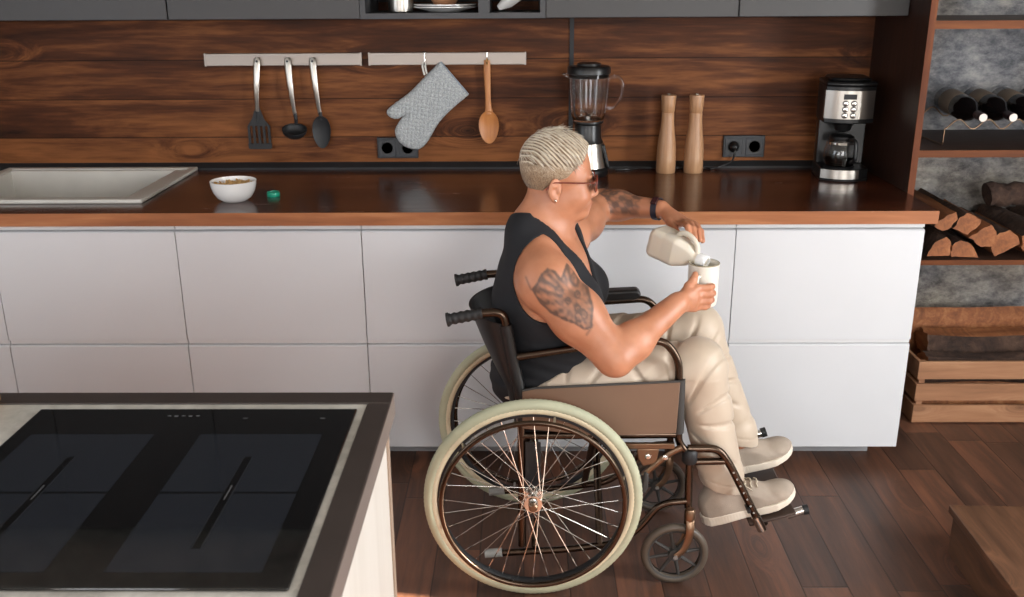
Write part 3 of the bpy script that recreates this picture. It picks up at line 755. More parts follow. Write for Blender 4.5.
MB().lathe([(.044, 0), (.05, .004), (.058, .028), (.058, .05), (.05, .082), (.042, .095), (.042, .1), (.040, .1), (.040, .094), (.048, .08), (.056, .05), (.056, .028), (.048, .006), (0, .003)], cpz, n=40).build('glass_body', m_glass, cf, smooth=60)
MB().lathe([(.0, .0035), (.047, .0065), (.0548, .028), (.0555, .038), (0, .038)], cpz, n=40).build('coffee', m_coffee, cf, smooth=60)
MB().lathe([(.0425, .094), (.0435, .098), (.0435, .106), (.03, .113), (0, .115)], cpz, n=40).build('pot_lid', m_black, cf)
MB().lathe([(.0435, .080), (.0515, .080), (.0515, .088), (.0435, .088)], cpz, n=40, caps=False).build('metal_band', m_chrome, cf)
hd = -fy*.9+fx*.45; hd /= np.linalg.norm(hd)
m_ = MB(); m_.tube(round_path([cpz+hd*.044+fz*.1, cpz+hd*.082+fz*.1, cpz+hd*.086+fz*.03, cpz+hd*.06+fz*.02], .02), .007, 10); m_.build('pot_handle', m_black, cf, smooth=60)

# ------------------------------------------------------------------ shelving at the right
PX = 1.3105; SY = .285
c = thing('shelving_unit', 'open brown wooden shelving unit against the concrete wall at the right', 'shelves', (1.85, .52, 0))
XS = 2.42
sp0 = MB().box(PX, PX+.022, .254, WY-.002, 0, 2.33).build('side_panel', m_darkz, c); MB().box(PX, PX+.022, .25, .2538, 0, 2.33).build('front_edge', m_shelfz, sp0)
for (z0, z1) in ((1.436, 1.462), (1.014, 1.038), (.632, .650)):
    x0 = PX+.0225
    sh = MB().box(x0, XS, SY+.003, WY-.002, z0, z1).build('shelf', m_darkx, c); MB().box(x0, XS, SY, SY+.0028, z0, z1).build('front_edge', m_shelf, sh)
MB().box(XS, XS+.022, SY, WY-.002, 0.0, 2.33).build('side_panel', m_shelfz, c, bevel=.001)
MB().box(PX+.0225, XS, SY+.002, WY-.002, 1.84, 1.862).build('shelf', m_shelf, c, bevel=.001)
# wire wine rack
c = thing('wine_rack', 'thin wavy metal wire rack holding the wine bottles on the shelf', 'wine rack', (1.8, .5, 1.038))
NB = 8; sp_ = .1015; wx0 = 1.562
for yw, dz in ((.385, 0), (.615, .014)):
    pts = []
    for k in range(0, 8*NB+5):
        x = wx0-.5*sp_-.5*sp_*.9+k*sp_/8; pts.append((x, yw, 1.112+dz+.017*math.cos(2*PI*(x-wx0-.5*sp_)/sp_)))
    MB().tube(pts, .0028, 8).build('wavy_wire', m_brown_metal, c, smooth=60)
for x in (pts[0][0], pts[-1][0]):
    z0 = pts[0][2] if x == pts[0][0] else pts[-1][2]
    MB().tube(round_path([(x, .385, z0-.014), (x, .385, 1.0415), (x, .615, 1.0415), (x, .615, z0)], .01), .0028, 8).build('end_support', m_brown_metal, c, smooth=60)
tilt = np.array([0, 1, .09]); tilt /= np.linalg.norm(tilt)
labs = ['dark wine bottle lying on the wire rack, leftmost, nearest the shelf side panel', 'dark wine bottle lying on the wire rack, second from the side panel', 'dark wine bottle lying on the wire rack, third from the side panel',
        'dark wine bottle lying on the wire rack, fourth from the side panel', 'dark wine bottle lying on the wire rack, fifth from the side panel']
proto = None
for k in range(5):
    b0 = np.array([wx0+k*sp_, .318, 1.143])
    if proto is None:
        proto = c = thing('wine_bottle', labs[0], 'wine bottle', tuple(b0), 'wine bottles on the wire rack')
        MB().lathe([(.0135, .03), (.0145, .06), (.018, .075), (.035, .108), (.0425, .135), (.043, .155), (.043, .315), (.040, .322), (0, .318)], b0, tilt, 32).build('bottle_glass', m_darkglass, c, smooth=60)
        MB().lathe([(.0432, .185), (.0435, .186), (.0435, .275), (.0432, .276)], b0, tilt, 32, caps=False).build('paper_label', m_label, c)
        MB().lathe([(.0142, .002), (.0148, .004), (.0148, .018), (.0142, .02), (.0142, .055), (.0138, .056)], b0, tilt, 24).build('capsule', m_capsule, c)
        MB().lathe([(.0135, .0), (.0135, .0025), (0, .0025)], b0, tilt, 24).build('capsule_end', m_cap, c)
    else:
        index_kids(); c = copy_tree(proto); c.location = b0; c['label'] = labs[k]
# firewood
def logpoly(pts, y0, y1, skew=(0, 0), lab='', name='firewood_log', group='split firewood on the low shelf', bark=(0,), sub=3):
    """split log: cross-section from the photo, running back from y0 to y1"""
    P3 = [at(880+a/5.97, 180+b/5.97, y0) for a, b in pts]
    pl = [(p[0], p[2]) for p in P3]
    return splitlog(pl, y0, y1, skew, lab, name, group, bark)
def splitlog(pl, y0, y1, skew, lab, name, group, bark):
    n = len(pl); V = []; Fs = []; mi = []; dense = []; own = []
    for i in range(n):
        a = np.array(pl[i]); b = np.array(pl[(i+1) % n])
        m = max(2, int(np.linalg.norm(b-a)/.012))
        for k in range(m): dense.append(a+(b-a)*k/m); own.append(i)
    cen = np.mean(dense, 0); N = len(dense); R = 9
    sd = random.random()*50
    for r in range(R):
        t = r/(R-1)
        for i, p in enumerate(dense):
            w = 1+.05*math.sin(i*1.7+sd+t*3)+.03*math.sin(i*.6+t*9+sd)
            q = cen+(p-cen)*w*(1-.06*t); V.append((q[0]+skew[0]*t, y0+(y1-y0)*t+(.004*math.sin(i*2.1+sd) if r in (0, R-1) else 0), q[1]+skew[1]*t))
    for r in range(R-1):
        for i in range(N): j = (i+1) % N; Fs.append((r*N+i, r*N+j, (r+1)*N+j, (r+1)*N+i)); mi.append(1 if own[i] in bark else 0)
    Fs.append(tuple(range(N-1, -1, -1))); mi.append(0); Fs.append(tuple((R-1)*N+i for i in range(N))); mi.append(0)
    zmin = min(v[2] for v in V); b = (float(cen[0]), (y0+y1)/2, float(zmin))
    dz = max(0, .6525-zmin); V = [(v[0], v[1], v[2]+dz) for v in V]; b = (b[0], b[1], b[2]+dz)
    o = mk(name, V, Fs, [m_cut, m_bark], base=b, mi=mi, smooth=40, weld=False)
    return tag(o, lab, 'firewood', group)
logpoly([(285, 455), (300, 410), (345, 360), (400, 338), (428, 380), (410, 452)], .30, .70, (0, 0), 'split log with a rounded cut end at the bottom left of the low shelf pile', bark=(0, 1, 2))
logpoly([(424, 468), (430, 400), (480, 372), (530, 380), (568, 425), (578, 470)], .31, .71, (0, 0), 'pale split log at the bottom of the pile, right of the rounded one', bark=(1, 2, 3, 4))
logpoly([(325, 262), (400, 215), (462, 190), (462, 235), (425, 285), (375, 303), (340, 290)], .295, .70, (0, 0), 'half round split log with an orange cut face, on top at the worktop corner', bark=(3, 4, 5, 6))
logpoly([(436, 290), (478, 225), (522, 193), (606, 240), (572, 292), (520, 327)], .30, .71, (0, 0), 'angular split log with a light cut face on top of the pile', bark=(0, 1, 2))
logpoly([(535, 345), (600, 300), (672, 262), (700, 330), (660, 395), (600, 400)], .30, .70, (0, 0), 'split log right of the angular one, partly at the pile edge', bark=(3, 4, 5))
zsh = .6515
for k, (x, z, r) in enumerate(((1.70, zsh, .050), (1.815, zsh, .058), (1.95, zsh, .058), (2.08, zsh, .055), (2.20, zsh, .052))):
    pl = [(x+r*math.cos(a), z+r+r*math.sin(a)) for a in [2*PI*i/9 for i in range(9)]]; pl = pl[:7]
    o = splitlog(pl, .31, .7, (0, 0), ['split log on the low shelf, first right of the cut faces', 'split log on the low shelf, second right of the cut faces', 'split log on the low shelf, third right of the cut faces', 'split log on the low shelf, second from the right end', 'split log on the low shelf, farthest right'][k], 'firewood_log', 'split firewood on the low shelf', (0, 1, 2, 3))
# rough bark log lying across the pile
mb = MB(); a = at(984, 212, .56); b = at(1045, 200, .56); a[2] = b[2] = .826
pp = []; rr = []
for k in range(14): t = k/13; pp.append(a*(1-t)+b*t+np.array([0, 0, .004*math.sin(k*1.3)])); rr.append(.043+.004*math.sin(k*2.2))
mb.tube(pp, rr, 20); tag(mb.build('firewood_log', m_bark, base=a, smooth=50), 'dark round log with rough bark lying crosswise on top of the pile', 'firewood', 'split firewood on the low shelf')

# crate with logs
cx0, cx1, cy0, cy1 = 1.462, 2.03, .32, .68
c = thing('wooden_crate', 'slatted pale wooden crate of firewood on the floor beside the cabinets', 'crate', ((cx0+cx1)/2, .5, 0))
for (z0, z1) in ((0.004, .074), (.093, .161), (.180, .25)):
    MB().box(cx0, cx1, cy0, cy0+.012, z0, z1).build('slat', m_crate, c, bevel=.0015)
    MB().box(cx0, cx1, cy1-.012, cy1, z0, z1).build('slat', m_crate, c, bevel=.0015)
    for x in (cx0, cx1-.012): MB().box(x, x+.012, cy0+.0125, cy1-.0125, z0, z1).build('slat', m_crate, c, bevel=.0015)
for x in (cx0+.0125, cx1-.035):
    for y in (cy0+.0125, cy1-.035): MB().box(x, x+.022, y, y+.022, .004, .245).build('corner_post', m_crate, c)
MB().box(cx0+.013, cx1-.013, cy0+.013, cy1-.013, 0.0, .010).build('bottom_board', m_crate, c)
def xlog(pl, x0, x1, lab, bark, skew=(0, 0)):
    V = []; Fs = []; mi = []; n = len(pl); R = 8; dense = []; own = []
    for i in range(n):
        a = np.array(pl[i]); b = np.array(pl[(i+1) % n]); m = max(2, int(np.linalg.norm(b-a)/.012))
        for k in range(m): dense.append(a+(b-a)*k/m); own.append(i)
    cen = np.mean(dense, 0); N = len(dense); sd = random.random()*30
    for r in range(R):
        t = r/(R-1)
        for i, p in enumerate(dense):
            q = cen+(p-cen)*(1+.05*math.sin(i*1.3+sd+4*t)); V.append((x0+(x1-x0)*t+.004*math.sin(i*1.9+sd), q[0]+skew[0]*t, q[1]+skew[1]*t+.004*math.sin(t*7+sd)))
    for r in range(R-1):
        for i in range(N): j = (i+1) % N; Fs.append((r*N+i, r*N+j, (r+1)*N+j, (r+1)*N+i)); mi.append(1 if own[i] in bark else 0)
    Fs += [tuple(range(N-1, -1, -1)), tuple((R-1)*N+i for i in range(N))]; mi += [0, 0]
    o = mk('firewood_log', V, Fs, [m_cut, m_bark], base=((x0+x1)/2, cen[0], min(v[2] for v in V)), mi=mi, smooth=40, weld=False)
    tag(o, lab, 'firewood', 'logs in the crate')
xlog([(.365, .05), (.49, .05), (.5, .13), (.43, .18), (.365, .15)], cx0+.045, cx1-.045, 'log lying at the bottom of the crate behind the front slats', (2, 3))
xlog([(.51, .05), (.62, .05), (.63, .14), (.56, .17), (.505, .13)], cx0+.045, cx1-.045, 'log lying at the bottom rear of the crate', (2, 3))
xlog([(.36, .195), (.45, .185), (.47, .215), (.42, .25), (.37, .245)], cx0+.05, cx1-.05, 'thin grey bark log on top inside the crate just behind its front rim', (0, 1, 2, 3, 4))
xlog([(.46, .215), (.56, .205), (.60, .25), (.56, .295), (.485, .29)], cx0+.09, cx1-.02, 'flat split log with pale wood resting on top of the crate', (0, 4))
xlog([(.605, .17), (.65, .17), (.66, .30), (.63, .355), (.61, .32)], cx0+.02, cx1-.04, 'long reddish split log at the back of the crate against the wall', (2,))

# wooden box step at the lower right
c = thing('wooden_step_box', 'low brown wooden box at the lower right corner of the floor', 'wooden box', (1.5, -.8, 0))
p0 = at(949, 505, Z=.15)
A = np.array([p0[0], p0[1], 0]); dy = np.array([-.03, -1, 0]); dx = np.array([1, -.03, 0])
mb = MB(); mb.prism([(0, 0), (.55, 0), (.55, .7), (0, .7)], A+np.array([0, 0, .128]), dx, dy, (0, 0, .022)); mb.build('top_board', m_bench, c, bevel=.002)
mb = MB(); mb.prism([(.012, .012), (.03, .012), (.03, .69), (.012, .69)], A, dx, dy, (0, 0, .128)); mb.build('side_board', m_bench, c)
mb = MB(); mb.prism([(.52, .012), (.538, .012), (.538, .69), (.52, .69)], A, dx, dy, (0, 0, .128)); mb.build('side_board', m_bench, c)
mb = MB(); mb.prism([(.03, .012), (.52, .012), (.52, .03), (.03, .03)], A, dx, dy, (0, 0, .128)); mb.build('back_board', m_bench, c)

# ------------------------------------------------------------------ island with hob
IX, IY = -.232, -1.410; IX0, IY0 = -1.75, -2.25; IZ = .9
c = thing('kitchen_island', 'kitchen island with a pale concrete worktop in a dark edge frame, lower left', 'kitchen island', (-1.0, -1.85, 0))
fw = .040
mb = MB(); mb.box(IX0, IX, IY-.046, IY, IZ-.042, IZ+.001); mb.box(IX0, IX, IY0, IY0+.046, IZ-.042, IZ+.001); mb.box(IX-fw, IX, IY0+.046, IY-.046, IZ-.042, IZ+.001); mb.box(IX0, IX0+fw, IY0+.046, IY-.046, IZ-.042, IZ+.001)
mb.build('edge_frame', m_islframe, c, bevel=.0015)
MB().box(IX0+fw, IX-fw, IY0+.046, IY-.046, IZ-.035, IZ-.002).build('worktop_slab', m_isltop, c)
MB().box(IX-.006, IX+.0015, IY0, IY-.0005, IZ-.042, IZ-.0005).build('metal_edge_strip', plain('grey_strip', srgb(122, 110, 104), .4), c)
MB().box(IX0+.02, IX-.022, IY0+.02, IY-.012, .06, IZ-.042).build('body', m_islside, c)
MB().box(IX-.0215, IX-.014, IY0+.02, IY-.026, .004, IZ-.043).build('end_panel', m_islside, c)
MB().box(IX-.020, IX-.011, IY-.0255, IY-.004, .004, IZ-.043).build('corner_strip', m_edge, c)
MB().box(IX-.0215, IX-.0165, IY-.0275, IY-.0255, .004, IZ-.043).build('dark_joint', m_dark, c)  # near-black strip in the joint between end panel and corner strip
HX0, HX1, HY0, HY1 = -.829, -.284, -1.995, -1.484
h = thing('induction_hob', 'black glass induction hob with two greyed zones set in the island top', 'hob', ((HX0+HX1)/2, (HY0+HY1)/2, IZ-.002))
hz = IZ+.0035
MB().box(HX0, HX1, HY0, HY1, IZ-.0018, hz).build('glass_plate', m_hob, h, bevel=.002)
def inlay(n, x0, x1, y0, y1, m, zz=.0002): return MB().box(x0, x1, y0, y1, hz-.0006, hz+zz).build(n, m, h)
for (xa, xb, lab) in ((-.798, -.598, 'l'), (-.522, -.325, 'r')):
    ym_ = -1.768
    inlay('cooking_zone', xa, xb, ym_+.003, -1.582, m_zone); inlay('cooking_zone', xa, xb, -1.962, ym_-.003, m_zone)
    xm = (xa+xb)/2
    inlay('centre_line', xm-.0062, xm+.0062, -1.91, -1.66, m_zoneline, .0004)
    for x in (xm-.0066, xm+.0062): inlay('centre_line_edge', x-.0003, x+.0006, -1.91, -1.66, m_zedge, .0005)
    inlay('centre_mark', xm-.0007, xm+.0007, ym_-.02, ym_+.02, m_print, .0006)
mb = MB()
for k in range(5): x = -.6+.012*k; mb.box(x, x+.006, -1.514-.002*(k % 2), -1.512, hz-.0004, hz+.0003)
for x in (-.47, -.34): mb.box(x, x+.008, -1.523, -1.5215, hz-.0004, hz+.0003)
mb.build('touch_symbols', m_print, h)
# chopping board at the left edge
bb = (-1.04, -1.51, IZ-.002); mb = MB(); mb.box(-1.16, -.917, -1.60, -1.445, IZ+.0015, IZ+.022)
tag(mb.build('chopping_board', m_board, base=bb, bevel=.004), 'pale wooden chopping board at the far left corner of the island', 'chopping board')

# ------------------------------------------------------------------ wheelchair
YN, YFR = -.665, -.325; WC = np.array([.025, 0, .290])
wc = thing('wheelchair', 'manual wheelchair with bronze tubes, brown side panels and pale green tyres', 'wheelchair', (.2, -.5, 0))
def side(y, so):
    """so = outward sign"""
    T = .0105
    def tb(n, pts, r=T, m=m_bronze, rr=.035, par=None, k=10):
        return MB().tube(round_path(pts, rr), r, k).build(n, m, par or wc, smooth=60)
    tb('back_post', [(-.105, y, .789), (-.05, y, .792), (-.028, y, .66), (-.006, y, .56), (-.004, y, .30), (-.004, y, .105)], .0115, rr=.04)
    g = MB(); P = []; R = []
    for k in range(40):
        t = k/39; P.append(np.array([-.196+.092*t, y, .771+.018*t])); R.append(.0148+(.0012*math.sin(t*2*PI*5.5) if .12 < t < .9 else .001))
    g.tube(P, R, 16); g.lathe([(.0185, 0), (.0185, .006)], P[0], P[1]-P[0], 16); g.build('push_handle', m_grip, wc, smooth=60)
    tb('armrest_tube', [(-.016, y, .668), (.20, y, .703), (.365, y, .714), (.404, y, .66), (.412, y, .47), (.414, y, .42), (.446, y, .385), (.45, y, .225)], rr=.045)
    MB().tube([(.409, y, .606), (.4125, y, .452)], .0145, 12).build('post_sleeve', m_rubber, wc)
    p = MB(); n = 14
    p.prism([(.13, .714), (.145, .706), (.325, .716), (.338, .722), (.342, .735), (.33, .746), (.15, .738), (.132, .73)], (0, y-.022, 0), (1, 0, 0), (0, 0, 1), (0, .044, 0))
    p.build('armrest_pad', m_vinyl, wc, bevel=.008, seg=3)
    tb('seat_rail', [(-.01, y, .443), (.405, y, .447)], .0115)
    tb('lower_rail', [(.447, y, .245), (.372, y, .238), (.318, y, .158), (.26, y, .112), (.12, y, .092), (-.105, y, .078)], .0100, rr=.04)
    MB().tube([(-.108, y, .078), (-.060, y, .0825)], .0125, 12).build('tipping_lever_sleeve', m_seatgrey, wc)
    pl = [(-.003, .470), (-.003, .578), (.03, .585), (.408, .604), (.404, .456), (.20, .448)]
    MB().prism(pl, (0, y+so*.0125-.003, 0), (1, 0, 0), (0, 0, 1), (0, .006, 0)).build('side_panel', m_brownpanel, wc, bevel=.002)
    MB().tube([(x, y+so*.0135, z) for x, z in ((-.003, .579), (.03, .586), (.408, .605))], .0035, 8).build('panel_piping', m_rubber, wc)
    MB().box(.004, .046, y+so*.012-.003, y+so*.012+.003, .20, .43).build('axle_plate', m_blackm, wc, bevel=.003)
    MB().tube([(WC[0], y, .29), (WC[0], y+so*.055, .29)], .008, 12).build('axle', m_chrome, wc)
    # wheel brake
    yb = y+so*.022; bk = MB()
    bk.prism([(.24, .432), (.40, .432), (.40, .416), (.24, .416)], (0, yb-.006, 0), (1, 0, 0), (0, 0, 1), (0, .012, 0))
    br = bk.build('brake', m_chrome if so > 0 else m_brown_metal, wc, bevel=.002)
    MB().prism([(.30, .416), (.36, .416), (.355, .372), (.318, .364), (.305, .385)], (0, yb-.004, 0), (1, 0, 0), (0, 0, 1), (0, .008, 0)).build('brake_bracket', m_brown_metal, br, bevel=.003)
    MB().tube(round_path([(.42, yb, .418), (.385, yb, .40), (.335, yb, .352), (.322, yb, .335)], .02), .008, 10, flat=((0, 1, 0), 1.2)).build('brake_lever', m_brown_metal, br, smooth=60)
    MB().prism([(.322, .35), (.334, .346), (.334, .302), (.326, .285), (.316, .288), (.317, .31)], (0, yb-.012, 0), (1, 0, 0), (0, 0, 1), (0, .024, 0)).build('brake_shoe', m_rubber, br, bevel=.004)
    for q in ((.33, .395), (.376, .392)): MB().lathe([(.008, 0), (.008, .004), (.005, .006), (0, .006)], (q[0], yb+so*.005, q[1]), (0, so, 0), 12).build('bolt', m_chrome, br)
    # footrest
    MB().lathe([(.017, 0), (.021, .006), (.021, .034), (.017, .04)], (.446, y, .362), (0, 0, 1), 20).build('swivel_clamp', m_blackm, wc)
    hg = MB().tube(round_path([(.44, y, .404), (.522, y, .404), (.553, y, .36), (.652, y, .168)], .035), .0108, 12).build('footrest_hanger', m_bronze, wc, smooth=60)
    MB().tube([(.44, y, .364), (.545, y, .366)], .0095, 12).build('lower_strut', m_bronze, hg, smooth=60)
    a = np.array([.565, y-.0098, .337]); b = np.array([.628, y-.0098, .214])
    for k in range(7):
        p = a+(b-a)*k/6; MB().lathe([(.0028, 0), (.0028, .0014)], p, (0, -1, 0), 10).build('adjusting_hole', m_seatgrey, hg)
    MB().tube([(.636, y, .198), (.657, y, .156)], [.0135, .0135], 14).build('end_sleeve', m_chrome, hg)
    MB().tube([(.612, y-.022, .224), (.612, y+.014, .224)], .0055, 10).build('clamp_bolt', m_blackm, hg)
    # footplate: tilted toe-up, reaches inward from the hanger
    ys = -so; ex = np.array([math.cos(.29), 0, math.sin(.29)]); ez = np.array([-math.sin(.29), 0, math.cos(.29)])
    c0 = np.array([.690, y+ys*.085, .1745])
    fp = MB().obox(c0, ex, (0, 1, 0), ez, .066, .066, .0042).build('footplate', m_footplate, wc, bevel=.003)
    MB().tube([np.array([.652, y, .165]), c0-ex*.02-ez*.009-np.array([0, ys*.06, 0]), c0-ex*.02-ez*.011+np.array([0, ys*.05, 0])], .006, 10).build('plate_bar', m_bronze, fp)
    if so < 0: q0, q1, q2 = at(787, 515, -.56), at(803, 510, -.56), at(808, 509, -.56)
    else: q0, q1, q2 = at(746, 436.5, -.325), at(761, 433, -.325), at(766, 431.5, -.325)
    MB().tube([q0, q1], .0125, 16).build('bumper_tube', m_chrome, fp)
    MB().tube([q1, q2], .0145, 16).build('bumper_cap', m_blackm, fp)
    MB().tube([c0+ex*.055-ez*.008, q0*.8+q1*.2] if so < 0 else [(.655, y, .18), q0*.8+q1*.2], .006, 8).build('bumper_mount', m_blackm, fp)
    # caster
    yc = y+so*.020; cz = .0935; cx = .416
    cw = MB(); n = 48
    cw.tube([(cx+.0815*math.cos(2*PI*k/n), yc, cz+.0815*math.sin(2*PI*k/n)) for k in range(n)], .0118, 12, closed=True)
    cas = cw.build('caster_wheel', m_castertyre, wc, smooth=80)
    rim = MB(); rim.lathe([(.070, -.009), (.0745, -.011), (.0745, .011), (.070, .009)], (cx, yc, cz), (0, 1, 0), n, caps=False)
    rim.lathe([(.0745, -.011), (.0745, .011)], (cx, yc, cz), (0, 1, 0), n, caps=False); rim.build('caster_rim', m_rubber, cas, smooth=40)
    for k in range(8):
        a = 2*PI*k/8+.2; d = np.array([math.cos(a), 0, math.sin(a)])
        MB().tube([np.array([cx, yc, cz])+d*.014, np.array([cx, yc, cz])+d*.072], [.0062, .004], 8).build('caster_spoke', m_rubber, cas)
    MB().lathe([(.017, -.014), (.018, -.012), (.018, .012), (.017, .014)], (cx, yc, cz), (0, 1, 0), 24).build('caster_hub', m_rubber, cas)
    MB().tube([(cx, yc-.024, cz), (cx, yc+.024, cz)], .0065, 12).build('caster_bolt', m_chrome, cas)
    for s_ in (-1, 1):
        P = smooth_path([(.452, yc+s_*.008, .205), (.452, yc+s_*.0185, .178), (.448, yc+s_*.0185, .145), (.437, yc+s_*.0185, .115), (cx, yc+s_*.0185, cz)], 6)
        MB().tube(P, [.0125-.0045*i/(len(P)-1) for i in range(len(P))], 12, flat=((1, 0, 0), .30)).build('fork_blade', m_brown_metal, cas, smooth=60)
    MB().lathe([(.014, 0), (.015, .004), (.015, .03), (.012, .036)], (.452, yc, .196), (0, 0, 1), 20).build('fork_crown', m_brown_metal, cas)
side(YN, -1); side(YFR, 1)
for s_ in (1, -1):
    ya, yb = (YN, YFR) if s_ > 0 else (YFR, YN)
    MB().tube([(.20+.012*s_, ya+.0, .105), (.20+.012*s_, yb, .432)], .0105, 10).build('cross_brace', m_bronze, wc)
    MB().tube([(.02+.012*s_, ya+.0, .10), (.02+.012*s_, yb, .432)], .0105, 10).build('cross_brace', m_bronze, wc)
# sling seat and sling back
def sheet(fn, nu, nv, th, name, mat, par):
    V = []; F = []
    for s_ in (0, 1):
        for i in range(nu+1):
            for j in range(nv+1): V.append(np.array(fn(i/nu, j/nv))+np.array(th)*s_)
    N = (nu+1)*(nv+1); q = lambda i, j: i*(nv+1)+j
    for i in range(nu):
        for j in range(nv):
            f = (q(i, j), q(i+1, j), q(i+1, j+1), q(i, j+1)); F.append(f); F.append(tuple(N+x for x in f[::-1]))
    for i in range(nu): F.append((q(i, 0), N+q(i, 0), N+q(i+1, 0), q(i+1, 0))); F.append((q(i, nv), q(i+1, nv), N+q(i+1, nv), N+q(i, nv)))
    for j in range(nv): F.append((q(0, j), q(0, j+1), N+q(0, j+1), N+q(0, j))); F.append((q(nu, j), N+q(nu, j), N+q(nu, j+1), q(nu, j+1)))
    return mk(name, V, F, mat, par, smooth=50)
sheet(lambda u, v: (-.0+.40*u, YN+(YFR-YN)*v, .456-.012*math.sin(PI*v)), 6, 12, (0, 0, -.006), 'seat_sling', m_vinyl, wc)
def backx(z): return np.interp(z, [.44, .56, .66, .78, .80], [-.004, -.006, -.028, -.048, -.05])
sheet(lambda u, v: (backx(.47+.29*u)-.013-.085*u**.7*math.sin(PI*v)**.7-.0*v, YN+(YFR-YN)*v, .47+.29*u), 12, 24, (-.006, 0, 0), 'back_sling', m_vinyl, wc)
for y in (YN, YFR):
    P = [(backx(z), y, z) for z in np.linspace(.475, .757, 12)]
    MB().tube(P, .0165, 12, flat=((1, 0, 0), .9)).build('back_sling_sleeve', m_vinyl, wc, smooth=60)
# rear wheel
def ring(c, R, r, n=160, k=12, flat=1.0, mod=0):
    mb = MB(); P = [(c[0]+R*math.cos(2*PI*i/n), c[1], c[2]+R*math.sin(2*PI*i/n)) for i in range(n)]
    mb.tube(P, [r+(mod if i % 2 else -mod) for i in range(n)], k, closed=True, flat=((1, 0, 0), flat)); return mb
def rear_wheel(yc, so):
    c = (WC[0], yc, WC[2])
    w = ring(c, .2745, .0155, 280, 14, .95, .0005).build('rear_wheel', m_tyre, wc, smooth=80)
    ring(c, .2625, .0148, 120, 12, .90).build('tyre_sidewall', m_tyreside, w, smooth=80)
    mb = MB(); mb.lathe([(.2525, -.0115), (.2525, .0115), (.247, .0115), (.2425, .005), (.2425, -.005), (.247, -.0115), (.2525, -.0115)], c, (0, 1, 0), 120, caps=False)
    mb.build('wheel_rim', m_blackm, w, smooth=40)
    hc = (c[0], yc+so*.036, c[2]); ring(hc, .2405, .0072, 120, 12).build('hand_rim', m_bronze, w, smooth=80)
    for k in range(6):
        a = 2*PI*k/6+.3; d = np.array([math.cos(a), 0, math.sin(a)])
        MB().tube([np.array(hc)+d*.2405, np.array([c[0], yc+so*.010, c[2]])+d*.249], .0035, 8).build('rim_tab', m_steel, w)
    mb = MB(); mb.lathe([(.012, -.034), (.013, -.032), (.013, -.026), (.024, -.026), (.024, -.0225), (.0135, -.021), (.012, 0), (.0135, .021), (.024, .0225), (.024, .026), (.013, .026), (.013, .032), (.012, .034)], c, (0, 1, 0), 32)
    mb.build('wheel_hub', m_chrome, w, smooth=40)
    MB().lathe([(.009, 0), (.012, .003), (.012, .010), (.008, .014), (0, .014)], (c[0], yc+so*.034, c[2]), (0, so, 0), 20).build('axle_cap', m_brown_metal, w)
    protos = {}
    for k in range(36):
        fl = 1 if k % 2 else -1; ld = 1 if (k//2) % 2 else -1; key = (fl, ld)
        if key not in protos:
            ha = ld*1.15; p0 = np.array([.0215*math.cos(ha), fl*.024, .0215*math.sin(ha)]); p1 = np.array([.2435, fl*.001, 0.])
            m = MB().tube([p0, p1], .0011, 6).build('spoke', m_chrome, None, base=(0, 0, 0)); m.parent = w
            protos[key] = m; o = m
        else:
            o = protos[key].copy(); COL.objects.link(o); o.parent = w
        o.location = np.array(c)-BASE[wc.name]; o.rotation_euler = (0, -2*PI*k/36, 0)
rear_wheel(-.735, -1); rear_wheel(-.255, 1)

# ------------------------------------------------------------------ the seated person
V3 = lambda *a: np.array(a, float)
S_N, E_N, W_N = V3(.060, -.668, .872), V3(.230, -.738, .697), V3(.400, -.612, .795)
S_F, E_F, W_F = V3(.128, -.345, .905), V3(.240, -.125, .950), V3(.402, -.232, .958)
hy, hp = math.radians(4), math.radians(-4)
HF = V3(math.cos(hy)*math.cos(hp), math.sin(hy)*math.cos(hp), math.sin(hp)); HL = V3(-math.sin(hy), math.cos(hy), 0); HU = np.cross(HF, HL)
HC = V3(.077, -.500, 1.101); HS = .955; HR = np.array([HF, HL, HU])
def H(f, l, u): return HC+HS*(f*HF+l*HL+u*HU)
ty = math.radians(-13); TF = V3(math.cos(ty), math.sin(ty), 0); TL = V3(-math.sin(ty), math.cos(ty), 0); TR = np.array([TF, TL, [0, 0, 1]])
def torso(F, g=0, cloth=False):
    k = .045
    F.ell((.050, -.495, .555), (.135+g, .160+g, .105+g), k, TR)
    F.ell((.078, -.497, .655), (.140+g, .152+g, .115+g), k, TR)
    F.ell((.062, -.500, .775), (.140+g, .160+g, .130+g), k, TR)
    F.ell((.058, -.502, .875), (.108+g, .168+g, .085+g), k, TR)
    F.ell((.135, -.572, .775), (.072+g, .072+g, .070+g), .03, TR); F.ell((.160, -.432, .785), (.072+g, .072+g, .070+g), .03, TR)
    F.cone((.035, -.60, .915), (.10, -.40, .925), .052+g, .052+g, .04)
    F.ell((.020, -.505, .958), (.058+g, .112+g, .074+g), .03, TR)
    F.cone((.045, -.515, .965), (.045, -.625, .925), .050+g, .038+g, .03); F.cone((.06, -.49, .965), (.108, -.375, .935), .050+g, .036+g, .03)
h = .0032
B = Field((-.14, -.83, .20), (.72, -.05, 1.27), h)
torso(B)
# legs inside the trousers
HIP_N, KN_N, AN_N = V3(.065, -.580, .548), V3(.468, -.588, .610), V3(.551, -.588, .285)
HIP_F, KN_F, AN_F = V3(.085, -.415, .575), V3(.488, -.418, .650), V3(.622, -.412, .335)
for hp_, kn, an in ((HIP_N, KN_N, AN_N), (HIP_F, KN_F, AN_F)):
    B.cone(hp_, kn, .072, .054, .03); B.cone(kn, an, .052, .036, .02); B.cone(an, an+(an-kn)*.10, .034, .033, .01)
